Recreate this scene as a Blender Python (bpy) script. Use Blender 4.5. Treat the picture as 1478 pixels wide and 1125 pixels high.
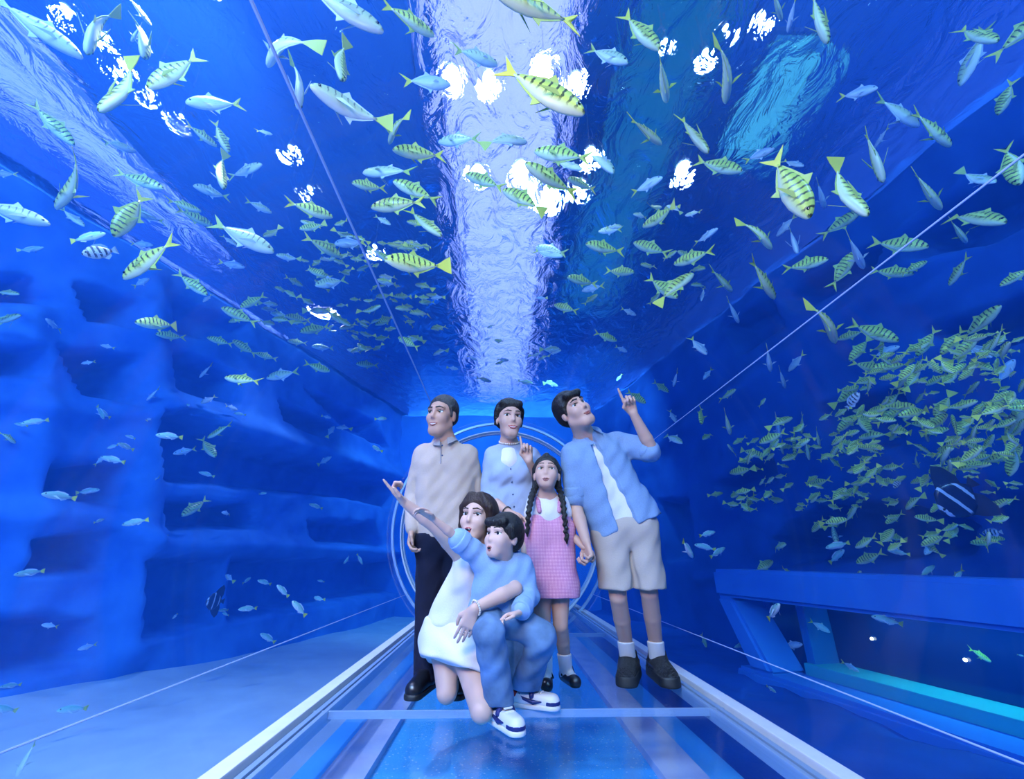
import bpy, bmesh, math, random
import numpy as np
from mathutils import Vector, Matrix, Euler, noise as mnoise

for _o in list(bpy.data.objects):
    bpy.data.objects.remove(_o, do_unlink=True)
SC = bpy.context.scene
COL = SC.collection
R = math.radians

# ---------------------------------------------------------------- camera
FPX, CX, CY = 620.0, 739.0, 562.5
PITCH, YAW, CAMH = R(21.4), R(-1.46), 0.66
cam_data = bpy.data.cameras.new('camera')
cam_data.sensor_width = 36.0
cam_data.lens = FPX / 1478.0 * 36.0
cam_data.clip_start = 0.05
cam = bpy.data.objects.new('camera', cam_data)
COL.objects.link(cam)
cam.location = (0, 0, CAMH)
cam.rotation_euler = (R(90) + PITCH, 0, YAW)
SC.camera = cam
CAM_M = Euler((R(90) + PITCH, 0, YAW)).to_matrix()

# ---------------------------------------------------------------- world, exposure
world = bpy.data.worlds.new('world')
SC.world = world
world.use_nodes = True
world.node_tree.nodes['Background'].inputs[0].default_value = (0.010, 0.06, 0.30, 1)
world.node_tree.nodes['Background'].inputs[1].default_value = 0.35
SC.view_settings.view_transform = 'Standard'
SC.view_settings.look = 'None'
SC.view_settings.exposure = 0.25
SC.view_settings.gamma = 1.0
SC.view_settings.use_curve_mapping = False
SC.cycles.use_denoising = True
SC.cycles.use_adaptive_sampling = True
SC.cycles.adaptive_threshold = 0.04
SC.cycles.max_bounces = 5
SC.cycles.diffuse_bounces = 2
SC.cycles.glossy_bounces = 2
SC.cycles.transmission_bounces = 2
SC.cycles.volume_bounces = 1
SC.cycles.transparent_max_bounces = 24
SC.cycles.sample_clamp_indirect = 4.0
SC.cycles.caustics_reflective = False
SC.cycles.caustics_refractive = False

def area(name, loc, target, sx, sy, power, color):
    d = bpy.data.lights.new(name, 'AREA')
    d.shape = 'RECTANGLE'; d.size = sx; d.size_y = sy
    d.energy = power; d.color = color
    o = bpy.data.objects.new(name, d); COL.objects.link(o)
    o.location = loc
    o.rotation_euler = (Vector(target) - Vector(loc)).to_track_quat('-Z', 'Y').to_euler()
    return o
# unseen lights added: two brighten the tank, one behind the camera fills the people
area('tank_fill_light', (-3.0, -2.5, 5.6), (-3.6, 4.0, 0.0), 3.0, 2.0, 2600, (0.62, 0.74, 1.0))
area('tank_fill_light', (3.4, -2.5, 5.6), (4.4, 5.0, 0.5), 2.5, 2.0, 800, (0.55, 0.80, 1.0))
area('people_fill_light', (-0.75, -0.75, 2.1), (0.1, 3.0, 1.0), 0.9, 0.5, 54, (1.0, 0.88, 0.80))

def spot(name, loc, target, power, color, cone=90, r=.12):
    d = bpy.data.lights.new(name, 'SPOT'); d.energy = power; d.color = color; d.spot_size = R(cone); d.spot_blend = .6; d.shadow_soft_size = r
    o = bpy.data.objects.new(name, d); COL.objects.link(o); o.location = loc
    o.rotation_euler = (Vector(target) - Vector(loc)).to_track_quat('-Z', 'Y').to_euler()
# spots added to brighten the sand, the walkway and the far tank
spot('sand_fill_spot', (-2.6, 2.2, 5.6), (-2.9, 2.9, -.8), 3200, (1.0, 0.74, 0.95), 80)
spot('sand_fill_spot', (-3.6, 7.6, 5.6), (-3.3, 6.6, -.8), 1100, (1.0, 0.74, 0.95), 80)
spot('walkway_fill_spot', (0.62, 4.75, 5.75), (0.0, 4.0, 0.0), 900, (0.55, 0.78, 1.0), 70)
spot('far_fill_spot', (-1.6, 9.0, 5.6), (-1.4, 12.6, 1.6), 3000, (0.5, 0.75, 1.0), 100)
spot('far_fill_spot', (2.2, 8.0, 5.6), (1.6, 12.6, 1.8), 2800, (0.4, 0.80, 1.0), 100)

# ---------------------------------------------------------------- helpers
def ray(px, py):
    v = CAM_M @ Vector((px - CX, CY - py, -FPX))
    return v
def pix(px, py, Y):
    """the point at world depth Y seen at a photo position"""
    v = ray(px, py)
    t = Y / v.y
    return Vector((v.x * t, Y, CAMH + v.z * t))
def pixd(px, py, d):
    """the point at straight distance d seen at a photo position"""
    v = ray(px, py).normalized()
    return Vector((0, 0, CAMH)) + v * d
def pixx(px, py, X):
    v = ray(px, py); t = X / v.x
    return Vector((X, v.y * t, CAMH + v.z * t))
def pixz(px, py, Z):
    v = ray(px, py); t = (Z - CAMH) / v.z
    return Vector((v.x * t, v.y * t, Z))

def mat(name, color, rough=0.6, metallic=0.0, bump=None, vary=None, spec=0.5, emit=None, scale=6.0, alpha=None, subsurf=0.0, coat=0.0):
    m = bpy.data.materials.new(name)
    m.use_nodes = True
    nt = m.node_tree
    b = nt.nodes['Principled BSDF']
    b.inputs['Base Color'].default_value = (*color, 1)
    b.inputs['Roughness'].default_value = rough
    b.inputs['Metallic'].default_value = metallic
    b.inputs['Specular IOR Level'].default_value = spec
    if coat: b.inputs['Coat Weight'].default_value = coat
    if subsurf:
        b.inputs['Subsurface Weight'].default_value = subsurf
        b.inputs['Subsurface Radius'].default_value = (0.02, 0.008, 0.004)
    if emit:
        b.inputs['Emission Color'].default_value = (*emit[0], 1)
        b.inputs['Emission Strength'].default_value = emit[1]
    if vary or bump:
        tc = nt.nodes.new('ShaderNodeTexCoord')
        n = nt.nodes.new('ShaderNodeTexNoise')
        n.inputs['Scale'].default_value = scale
        n.inputs['Detail'].default_value = 6
        nt.links.new(tc.outputs['Object'], n.inputs['Vector'])
        if vary:
            r = nt.nodes.new('ShaderNodeValToRGB')
            r.color_ramp.elements[0].position = 0.3; r.color_ramp.elements[1].position = 0.7
            r.color_ramp.elements[0].color = (*vary[0], 1); r.color_ramp.elements[1].color = (*vary[1], 1)
            nt.links.new(n.outputs['Fac'], r.inputs['Fac'])
            nt.links.new(r.outputs['Color'], b.inputs['Base Color'])
        if bump:
            bp = nt.nodes.new('ShaderNodeBump')
            bp.inputs['Strength'].default_value = bump; bp.inputs['Distance'].default_value = 0.05
            nt.links.new(n.outputs['Fac'], bp.inputs['Height'])
            nt.links.new(bp.outputs['Normal'], b.inputs['Normal'])
    return m

def link(name, me, m=None, parent=None, smooth=False):
    o = bpy.data.objects.new(name, me)
    COL.objects.link(o)
    if m is not None and not me.materials: me.materials.append(m)
    if parent is not None: o.parent = parent
    if smooth: me.polygons.foreach_set('use_smooth', [True] * len(me.polygons))
    return o
def from_bm(name, bm, m, parent=None, smooth=False):
    me = bpy.data.meshes.new(name)
    bmesh.ops.recalc_face_normals(bm, faces=bm.faces)
    bm.to_mesh(me); bm.free()
    return link(name, me, m, parent, smooth)
def tag(o, label=None, cat=None, group=None, kind=None):
    if label: o['label'] = label
    if cat: o['category'] = cat
    if group: o['group'] = group
    if kind: o['kind'] = kind
    return o
def empty(name, loc=(0, 0, 0), rot=(0, 0, 0)):
    o = bpy.data.objects.new(name, None); COL.objects.link(o)
    o.location = loc; o.rotation_euler = rot; o.empty_display_size = 0.1
    return o
def bm_box(bm, lo, hi, bevel=0.0):
    r = bmesh.ops.create_cube(bm, size=1.0)
    c = [(a + b) / 2 for a, b in zip(lo, hi)]; s = [b - a for a, b in zip(lo, hi)]
    for v in r['verts']: v.co = Vector((v.co.x * s[0] + c[0], v.co.y * s[1] + c[1], v.co.z * s[2] + c[2]))
    if bevel:
        es = list({e for v in r['verts'] for e in v.link_edges})
        bmesh.ops.bevel(bm, geom=es, offset=bevel, segments=2, affect='EDGES', profile=0.7)
def bm_tube(bm, pts, rads, n=12, cap=True, flat=1.0):
    rings = []
    P = [Vector(p) for p in pts]
    if not hasattr(rads, '__len__'): rads = [rads] * len(P)
    up = Vector((0, 0, 1))
    for i, p in enumerate(P):
        t = (P[min(i + 1, len(P) - 1)] - P[max(i - 1, 0)]).normalized()
        a = t.cross(up)
        if a.length < 1e-3: a = t.cross(Vector((0, 1, 0)))
        a.normalize(); b = a.cross(t).normalized()
        rings.append([bm.verts.new(p + (a * math.cos(2 * math.pi * k / n) + b * math.sin(2 * math.pi * k / n) * flat) * rads[i]) for k in range(n)])
    for i in range(len(P) - 1):
        for k in range(n):
            bm.faces.new((rings[i][k], rings[i][(k + 1) % n], rings[i + 1][(k + 1) % n], rings[i + 1][k]))
    if cap:
        bm.faces.new(rings[0][::-1]); bm.faces.new(rings[-1])
    return rings

# ---------------------------------------------------------------- tunnel geometry numbers
TR, TZ = 1.50, 1.07            # tube radius, height of its axis
Y0, Y1 = -1.6, 6.3             # tube from behind the camera to the ring
SURF = 4.9                     # water surface
SAND = -0.85
TX0, TX1, TY0, TY1 = -8.0, 6.5, -3.2, 20.0

# ---------------------------------------------------------------- materials of the setting
M = {}
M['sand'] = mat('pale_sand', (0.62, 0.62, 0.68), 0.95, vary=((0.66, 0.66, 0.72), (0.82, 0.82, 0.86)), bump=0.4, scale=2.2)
M['wall'] = mat('blue_painted_concrete', (0.04, 0.28, 0.86), 0.9, vary=((0.03, 0.20, 0.74), (0.07, 0.34, 0.92)), bump=0.25, scale=0.9)
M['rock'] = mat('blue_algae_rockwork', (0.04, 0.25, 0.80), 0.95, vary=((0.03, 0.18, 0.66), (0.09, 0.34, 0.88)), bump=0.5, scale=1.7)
M['rock_shaded'] = mat('shaded_blue_algae_rockwork', (0.01, 0.09, 0.42), 0.95, vary=((0.006, 0.06, 0.32), (0.018, 0.12, 0.50)), bump=0.5, scale=1.3)  # darker copy of the rockwork, dimmer light put into its colour
M['ceil'] = mat('dark_blue_ceiling', (0.04, 0.22, 0.86), 0.9, vary=((0.03, 0.18, 0.78), (0.05, 0.26, 0.92)), scale=0.6)
M['hole'] = mat('dark_recess', (0.006, 0.03, 0.22), 0.95)
M['rail'] = mat('white_kerb', (0.92, 0.92, 0.93), 0.45, vary=((0.88, 0.88, 0.90), (0.95, 0.95, 0.95)), scale=14)
M['metal'] = mat('brushed_steel_frame', (0.45, 0.62, 0.82), 0.35, metallic=0.4)
M['teal'] = mat('teal_window_sill', (0.05, 0.62, 0.66), 0.6)
M['seam'] = mat('acrylic_joint', (0.45, 0.60, 0.95), 0.4)

def acrylic(name, tint, base=0.015, edge=0.45, power=4.0, rough=0.03, bump=0.0, scale=30.0):
    """clear sheet: lets light straight through, reflects more at a slant, the same from both sides"""
    m = bpy.data.materials.new(name); m.use_nodes = True
    nt = m.node_tree; nt.nodes.clear()
    N = nt.nodes.new; L = nt.links.new
    out = N('ShaderNodeOutputMaterial')
    tr = N('ShaderNodeBsdfTransparent'); tr.inputs[0].default_value = (*tint, 1)
    gl = N('ShaderNodeBsdfGlossy'); gl.inputs['Roughness'].default_value = rough
    lw = N('ShaderNodeLayerWeight'); lw.inputs[0].default_value = 0.5
    pw = N('ShaderNodeMath'); pw.operation = 'POWER'; pw.inputs[1].default_value = power
    ma = N('ShaderNodeMath'); ma.operation = 'MULTIPLY_ADD'; ma.inputs[1].default_value = edge; ma.inputs[2].default_value = base
    mx = N('ShaderNodeMixShader')
    L(lw.outputs['Facing'], pw.inputs[0]); L(pw.outputs[0], ma.inputs[0]); L(ma.outputs[0], mx.inputs[0])
    L(tr.outputs[0], mx.inputs[1]); L(gl.outputs[0], mx.inputs[2])
    if bump:
        tc = N('ShaderNodeTexCoord'); n = N('ShaderNodeTexNoise')
        n.inputs['Scale'].default_value = scale; n.inputs['Detail'].default_value = 4
        b = N('ShaderNodeBump'); b.inputs['Strength'].default_value = bump; b.inputs['Distance'].default_value = 0.02
        L(tc.outputs['Object'], n.inputs['Vector']); L(n.outputs['Fac'], b.inputs['Height']); L(b.outputs[0], gl.inputs['Normal'])
    L(mx.outputs[0], out.inputs[0])
    return m
M['acrylic'] = acrylic('clear_acrylic', (0.97, 0.985, 1.0), 0.012, 0.35)

def water_surface_mat():
    m = bpy.data.materials.new('rippled_water_surface'); m.use_nodes = True
    nt = m.node_tree; nt.nodes.clear()
    N = nt.nodes.new; L = nt.links.new
    out = N('ShaderNodeOutputMaterial')
    tc = N('ShaderNodeTexCoord'); mp = N('ShaderNodeMapping'); mp.inputs['Scale'].default_value = (1.0, 0.6, 1.0)
    n = N('ShaderNodeTexNoise'); n.inputs['Scale'].default_value = 3.2; n.inputs['Detail'].default_value = 5; n.inputs['Distortion'].default_value = 1.2
    b = N('ShaderNodeBump'); b.inputs['Strength'].default_value = 1.0; b.inputs['Distance'].default_value = 0.42
    L(tc.outputs['Object'], mp.inputs['Vector']); L(mp.outputs[0], n.inputs['Vector']); L(n.outputs['Fac'], b.inputs['Height'])
    tr = N('ShaderNodeBsdfTransparent'); tr.inputs[0].default_value = (0.75, 0.9, 1, 1)
    rf = N('ShaderNodeBsdfRefraction'); rf.inputs['IOR'].default_value = 1.2; rf.inputs['Roughness'].default_value = 0.18
    rf.inputs['Color'].default_value = (0.9, 0.95, 1, 1)
    gl = N('ShaderNodeBsdfGlossy'); gl.inputs['Roughness'].default_value = 0.05; gl.inputs['Color'].default_value = (0.7, 0.9, 1, 1)
    fr = N('ShaderNodeFresnel'); fr.inputs[0].default_value = 1.33
    for s in (rf, gl, fr): L(b.outputs[0], s.inputs['Normal'])
    m1 = N('ShaderNodeMixShader'); m1.inputs[0].default_value = 0.75
    L(tr.outputs[0], m1.inputs[1]); L(rf.outputs[0], m1.inputs[2])
    m2 = N('ShaderNodeMixShader')
    L(fr.outputs[0], m2.inputs[0]); L(m1.outputs[0], m2.inputs[1]); L(gl.outputs[0], m2.inputs[2])
    L(m2.outputs[0], out.inputs[0])
    return m
M['surface'] = water_surface_mat()

def water_volume_mat():
    m = bpy.data.materials.new('blue_water'); m.use_nodes = True
    nt = m.node_tree; nt.nodes.clear()
    out = nt.nodes.new('ShaderNodeOutputMaterial')
    ab = nt.nodes.new('ShaderNodeVolumeAbsorption'); ab.inputs[0].default_value = (0.10, 0.62, 0.97, 1); ab.inputs[1].default_value = 0.16
    sc = nt.nodes.new('ShaderNodeVolumeScatter'); sc.inputs[0].default_value = (0.05, 0.30, 1.0, 1); sc.inputs[1].default_value = 0.055
    sc.inputs['Anisotropy'].default_value = 0.2
    ad = nt.nodes.new('ShaderNodeAddShader')
    nt.links.new(ab.outputs[0], ad.inputs[0]); nt.links.new(sc.outputs[0], ad.inputs[1]); nt.links.new(ad.outputs[0], out.inputs['Volume'])
    return m
M['water'] = water_volume_mat()

def lamp_mat(name, color, strength):
    m = bpy.data.materials.new(name); m.use_nodes = True
    nt = m.node_tree; nt.nodes.clear()
    out = nt.nodes.new('ShaderNodeOutputMaterial'); e = nt.nodes.new('ShaderNodeEmission')
    e.inputs[0].default_value = (*color, 1); e.inputs[1].default_value = strength
    nt.links.new(e.outputs[0], out.inputs[0])
    return m
# ---------------------------------------------------------------- the tank
def grid_mesh(name, x0, x1, y0, y1, nx, ny, zf, m, flip=False):
    me = bpy.data.meshes.new(name)
    xs = np.linspace(x0, x1, nx); ys = np.linspace(y0, y1, ny)
    v = [(x, y, zf(x, y)) for y in ys for x in xs]
    f = []
    for j in range(ny - 1):
        for i in range(nx - 1):
            q = (j * nx + i, j * nx + i + 1, (j + 1) * nx + i + 1, (j + 1) * nx + i)
            f.append(q[::-1] if flip else q)
    me.from_pydata(v, [], f); me.update()
    return link(name, me, m, smooth=True)

def nz(x, y, s, seed=0.0): return mnoise.noise((x * s + seed, y * s, seed))

def lx(y): return -6.9 + 0.28 * y       # foot of the slanting reef wall
def rx(y): return 4.25 - 0.20 * y       # face of the other tank wall

sand = grid_mesh('floor_sand', TX0, TX1, TY0, TY1, 70, 90,
    lambda x, y: SAND + 0.05 * nz(x, y, 0.8, 3) + 0.16 * max(0.0, -3.9 - x) ** 1.4, M['sand'])
tag(sand, 'pale rippled sand bed under and beside the tunnel', 'sand', kind='structure')

fr = grid_mesh('floor_rock', 1.18, TX1, TY0, 13.2, 50, 80, lambda x, y: SAND + .16 + .06 * nz(x, y, 1.1, 5) + .05 * nz(x, y, 2.7, 1), M['rock_shaded'])
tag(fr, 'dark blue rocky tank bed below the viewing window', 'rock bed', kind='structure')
surf = grid_mesh('water_surface', TX0, TX1, TY0, TY1, 2, 2, lambda x, y: SURF, M['surface'], flip=True)
tag(surf, 'rippled water surface above the tunnel with lamps glinting through', 'water', kind='structure')

def wall_plane(name, p0, p1, z0, z1, m, nx=40, nz_=24, amp=0.12, seed=1.0, side=1):
    """an upright uneven tank wall between two plan points, with thickness"""
    p0, p1 = Vector((p0[0], p0[1], 0)), Vector((p1[0], p1[1], 0))
    d = p1 - p0; n = Vector((-d.y, d.x, 0)).normalized() * side
    bm = bmesh.new(); G = []
    for j in range(nz_):
        row = []
        for i in range(nx):
            q = p0 + d * (i / (nx - 1)); z = z0 + (z1 - z0) * j / (nz_ - 1)
            a = amp * (mnoise.noise((q.x * 0.7 + seed, q.y * 0.7, z * 0.7)) + 0.5 * mnoise.noise((q.x * 1.9, q.y * 1.9 + seed, z * 1.9)))
            row.append(bm.verts.new((q.x + n.x * a, q.y + n.y * a, z)))
        G.append(row)
    for j in range(nz_ - 1):
        for i in range(nx - 1):
            bm.faces.new((G[j][i], G[j][i + 1], G[j + 1][i + 1], G[j + 1][i]))
    o = from_bm(name, bm, m, smooth=True)
    return o

M['deep'] = mat('deep_blue_tank_wall', (0.004, 0.05, 0.42), 0.95, vary=((0.002, 0.025, 0.30), (0.008, 0.075, 0.50)), scale=0.5)
CEIL = 6.3
M['navy'] = mat('navy_hall_wall', (0.006, 0.04, 0.26), 0.9, vary=((0.004, 0.03, 0.20), (0.01, 0.05, 0.30)), scale=0.6)
def poly_sd(P, S, Z):
    """signed distance (negative inside) from grid points to a polygon"""
    P = np.array(P); d2 = np.full(S.shape, 1e9); ins = np.zeros(S.shape, bool)
    for i in range(len(P)):
        ax, ay = P[i]; bx, by = P[(i + 1) % len(P)]
        ex, ey = bx - ax, by - ay
        t = np.clip(((S - ax) * ex + (Z - ay) * ey) / (ex * ex + ey * ey), 0, 1)
        d2 = np.minimum(d2, (S - ax - t * ex) ** 2 + (Z - ay - t * ey) ** 2)
        c = ((ay <= Z) & (Z < by)) | ((by <= Z) & (Z < ay))
        with np.errstate(divide='ignore', invalid='ignore'):
            ins ^= c & (S < ax + (Z - ay) / np.where(ey == 0, 1e-9, ey) * ex)
    d = np.sqrt(d2)
    return np.where(ins, -d, d)
def line_d(P, S, Z):
    d2 = np.full(S.shape, 1e9)
    for i in range(len(P) - 1):
        ax, ay = P[i]; bx, by = P[i + 1]; ex, ey = bx - ax, by - ay
        t = np.clip(((S - ax) * ex + (Z - ay) * ey) / (ex * ex + ey * ey), 0, 1)
        d2 = np.minimum(d2, (S - ax - t * ex) ** 2 + (Z - ay - t * ey) ** 2)
    return np.sqrt(d2)
def rock_wall(name, a, b, s0, s1, z0, z1, ns, nzz, side, holes, ridges, lean, m, seed):
    """an uneven rockwork wall on the plane x = a + b*y with recesses and ledges given at photo positions"""
    def on(px, py):
        v = ray(px, py); t = a / (v.x - b * v.y)
        return (v.y * t, CAMH + v.z * t)
    S, Z = np.meshgrid(np.linspace(s0, s1, ns), np.linspace(z0, z1, nzz))
    D = np.zeros(S.shape)
    warp = np.array([[mnoise.noise((x * .8 + seed, y * .8, 1.7)) for x in S[0]] for y in Z[:, 0]])
    fine = np.array([[mnoise.noise((x * 2.6, y * 2.6 + seed, 4.2)) for x in S[0]] for y in Z[:, 0]])
    for pts, depth in holes:
        sd = poly_sd([on(*p) for p in pts], S + .06 * warp, Z + .05 * fine)
        k = np.clip((0.05 - sd) / 0.15, 0, 1); k = k * k * (3 - 2 * k)
        D = np.minimum(D, -depth * k)
    for pts, rad, h in ridges:
        d = line_d([on(*p) for p in pts], S + .06 * fine, Z + .06 * warp)
        D = np.maximum(D, D + h * np.exp(-(d / rad) ** 2))
    D = D + .10 * warp + .05 * fine + lean * (1.0 - (Z - z0) / (z1 - z0))
    n = Vector((1, -b, 0)).normalized() * side
    X = a + b * S
    V = np.stack([X + n.x * D, S + n.y * D, Z], -1).reshape(-1, 3)
    idx = np.arange(ns * nzz).reshape(nzz, ns)
    q = np.stack([idx[:-1, :-1], idx[:-1, 1:], idx[1:, 1:], idx[1:, :-1]], -1).reshape(-1, 4)
    me = bpy.data.meshes.new(name); me.from_pydata(V.tolist(), [], q.tolist()); me.update()
    return link(name, me, m, smooth=True)
HL = [([(108, 412), (193, 438), (190, 474), (125, 462)], .9), ([(80, 504), (184, 519), (190, 588), (112, 565)], .9),
      ([(-60, 492), (47, 505), (44, 548), (-60, 540)], .8), ([(242, 505), (304, 522), (342, 546), (336, 584), (250, 562)], .9),
      ([(205, 600), (257, 596), (338, 640), (497, 678), (560, 700), (560, 735), (497, 720), (305, 700), (220, 694)], .9),
      ([(399, 578), (487, 617), (480, 640), (406, 608)], .8), ([(440, 560), (540, 610), (560, 650), (500, 622)], .7),
      ([(60, 668), (165, 672), (160, 728), (40, 716)], .8), ([(223, 725), (348, 729), (362, 762), (227, 765)], .8),
      ([(20, 780), (134, 768), (130, 824), (14, 822)], .8), ([(434, 752), (528, 756), (540, 788), (438, 784)], .7),
      ([(182, 808), (300, 806), (296, 895), (172, 922)], .8), ([(318, 806), (572, 810), (576, 850), (406, 880), (312, 892)], .8),
      ([(-60, 890), (100, 893), (100, 955), (-60, 985)], .7), ([(-80, 395), (40, 405), (70, 440), (-80, 440)], .6),
      ([(245, 430), (360, 470), (365, 500), (250, 480)], .35)]
RL = [([(230, 592), (340, 620), (480, 660), (600, 700)], .22, .30), ([(180, 785), (380, 790), (590, 800)], .14, .22),
      ([(-40, 575), (110, 600), (200, 600)], .12, .15), ([(212, 400), (214, 500), (206, 640), (175, 760), (165, 930)], .25, .18),
      ([(-40, 742), (90, 748), (180, 770)], .16, .18), ([(30, 440), (42, 650), (10, 800)], .2, .14)]
wl = rock_wall('wall_left', -6.9, 0.28, TY0 - .5, 13.3, SAND - .2, SURF + .12, 260, 110, 1, HL, RL, .35, M['rock'], 3.0)
tag(wl, 'blue rockwork tank wall with rows of dark openings and ledges', 'wall', kind='structure')
HR = [([(1113, 816), (1117, 782), (1175, 735), (1298, 726), (1401, 756), (1398, 798), (1194, 813)], .8),
      ([(950, 724), (994, 722), (1000, 806), (962, 812)], .6), ([(1290, 350), (1400, 262), (1560, 150), (1560, 270), (1420, 350), (1330, 372)], .8),
      ([(1130, 430), (1200, 380), (1270, 352), (1250, 400), (1150, 450)], .5), ([(1330, 480), (1478, 430), (1540, 410), (1540, 470), (1400, 510)], .6),
      ([(1030, 700), (1110, 655), (1120, 690), (1050, 735)], .5), ([(1430, 720), (1560, 715), (1560, 800), (1440, 790)], .6),
      ([(1045, 470), (1110, 430), (1130, 470), (1070, 510)], .5), ([(1180, 590), (1300, 560), (1300, 640), (1190, 660)], .5)]
RR = [([(960, 640), (1100, 540), (1300, 400), (1540, 220)], .22, .15), ([(1010, 836), (1150, 838), (1300, 836), (1540, 835)], .10, .12)]
wr = rock_wall('wall_right', 5.45, -0.20, TY0 - .5, 13.3, SAND - .2, SURF + .12, 250, 110, -1, HR, RR, .0, M['rock_shaded'], 8.0)
tag(wr, 'dark blue rockwork tank wall behind the dense fish school', 'wall', kind='structure')

def wall_plane(name, p0, p1, z0, z1, m, nx=40, nz_=24, amp=0.12, seed=1.0, side=1):
    """an upright uneven tank wall between two plan points"""
    p0, p1 = Vector((p0[0], p0[1], 0)), Vector((p1[0], p1[1], 0))
    d = p1 - p0; n = Vector((-d.y, d.x, 0)).normalized() * side
    bm = bmesh.new(); G = []
    for j in range(nz_):
        row = []
        for i in range(nx):
            q = p0 + d * (i / (nx - 1)); z = z0 + (z1 - z0) * j / (nz_ - 1)
            a = amp * (mnoise.noise((q.x * 0.7 + seed, q.y * 0.7, z * 0.7)) + 0.5 * mnoise.noise((q.x * 1.9, q.y * 1.9 + seed, z * 1.9)))
            row.append(bm.verts.new((q.x + n.x * a, q.y + n.y * a, z)))
        G.append(row)
    for j in range(nz_ - 1):
        for i in range(nx - 1):
            bm.faces.new((G[j][i], G[j][i + 1], G[j + 1][i + 1], G[j + 1][i]))
    return from_bm(name, bm, m, smooth=True)
wb = wall_plane('wall_back', (-5.0, 13.2), (4.0, 13.2), SAND - 0.2, CEIL, M['wall'], seed=4.0)
tag(wb, 'bright blue tank wall beyond the tunnel mouth', 'wall', kind='structure')
wf = wall_plane('wall_front', (TX0, TY0), (TX1, TY0), SAND - 0.2, CEIL, M['deep'], seed=9.0)
tag(wf, 'blue tank wall behind the photographer', 'wall', kind='structure')
for nm, p0, p1, lb in (('wall_left_upper', (lx(TY0) + .2, TY0), (lx(13.3) + .2, 13.3), 'navy hall wall above the waterline over the rockwork'), ('wall_right_upper', (5.45 + .64, TY0), (5.45 - 2.66, 13.3), 'navy hall wall above the waterline over the dark rock wall')):
    tag(wall_plane(nm, p0, p1, SURF + .05, CEIL, M['navy'], 6, 4, .02), lb, 'wall', kind='structure')
cl = grid_mesh('ceiling', TX0, TX1, TY0, TY1, 2, 2, lambda x, y: CEIL, M['ceil'], flip=True)
tag(cl, 'dark blue hall ceiling above the open tank', 'ceiling', kind='structure')

# the other tank wall with its wide viewing window
def onR(px, py, off=0.0):
    v = ray(px, py)
    t = (4.25 + off) / (v.x + 0.20 * v.y)
    return Vector((v.x * t, v.y * t, CAMH + v.z * t))
win = empty('window_1', (rx(4), 4, SAND))
win_m = Matrix.Translation(Vector((rx(4), 4, SAND))) @ Matrix.Rotation(math.atan2(1, -0.20), 4, 'Z')   # local x runs along the wall, local y points into the wall
win.matrix_world = win_m
WI = win_m.inverted()
# corners of the opening in wall coordinates
a0 = WI @ onR(1045, 862); a1 = WI @ onR(1148, 985)
wx1 = (a0.x + a1.x) / 2 + 0.35; wx1b = wx1 - 0.5; wz1 = a0.z; wz0 = a1.z - 0.02
wx0 = -3.4
yo = -1.0 if (WI @ Vector((-3, 5, 0))).y < 0 else 1.0   # towards the tunnel
def wall_piece(name, poly, depth, m, bevel=0.04):
    """a slab standing in the wall plane: poly in (x, z), going back from the face by depth"""
    bm = bmesh.new()
    A = [bm.verts.new((x, 0, z)) for x, z in poly]; B = [bm.verts.new((x, -yo * depth, z)) for x, z in poly]
    n = len(poly)
    bm.faces.new(A); bm.faces.new(B[::-1])
    for i in range(n): bm.faces.new((A[i], B[i], B[(i + 1) % n], A[(i + 1) % n]))
    bmesh.ops.bevel(bm, geom=list(bm.edges), offset=bevel, segments=2, affect='EDGES')
    return from_bm(name, bm, m, win)
zt = wz1 + 0.34
wall_piece('surround', [(wx0, wz1), (wx1 + 0.30, wz1), (wx1 + 0.30, zt), (wx0, zt)], 0.5, M['wall'])
wall_piece('surround', [(wx1b, wz0), (wx1b + .36, wz0), (wx1 + 0.30, wz1), (wx1, wz1)], 0.5, M['wall'])
wall_piece('surround', [(wx0, -0.3), (wx1 + 0.30, -0.3), (wx1 + 0.1, wz0), (wx0, wz0)], 0.55, M['wall'])
bm = bmesh.new(); bm_box(bm, (wx0, min(-yo * .45, -yo * .85), wz0 - .04), (wx1b, max(-yo * .45, -yo * .85), wz0 + .12), 0.02)
from_bm('sill', bm, M['teal'], win)
bm = bmesh.new(); bm_box(bm, (wx1b - .12, min(-yo * .5, -yo * .85), wz0 + .05), (wx1b, max(-yo * .5, -yo * .85), wz1), 0.03)
from_bm('jamb', bm, mat('teal_jamb', (0.02, 0.22, 0.55), 0.7), win)
bm = bmesh.new(); bm_box(bm, (wx0, min(-yo * .86, -yo * .9), wz0 - .1), (wx1 + .3, max(-yo * .86, -yo * .9), wz1 + .1))
M['pane'] = mat('dark_window_pane', (0.002, 0.02, 0.13), 0.08, spec=0.5)
from_bm('pane', bm, M['pane'], win)
M['spot'] = lamp_mat('gallery_spot', (1.0, 0.9, 0.6), 9.0)
for sx_, sz_ in ((0.30, .55), (-0.55, .50), (-1.15, .46)):
    bm = bmesh.new(); bmesh.ops.create_uvsphere(bm, u_segments=10, v_segments=6, radius=0.016)
    bmesh.ops.translate(bm, vec=(wx1b - 0.9 + sx_, -yo * .84, wz0 + sz_ * 0.8), verts=bm.verts)
    tag(from_bm('gallery_lamp', bm, M['spot'], win, smooth=True), 'small warm lamp glowing in the dark gallery')
gp = win_m @ Vector(((wx0 + wx1b) / 2, -yo * .66, wz1 - .03))
gl = area('gallery_light', gp, gp - Vector((0, 0, 1)), 3.6, .12, 16, (0.15, 0.85, 1.0))  # added in the recess for the gallery's light on the sill
gl.rotation_euler = (0, 0, win_m.to_euler().z)
tag(win, 'wide dark viewing window with teal sill set in blue wall', 'window', kind='structure')

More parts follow.
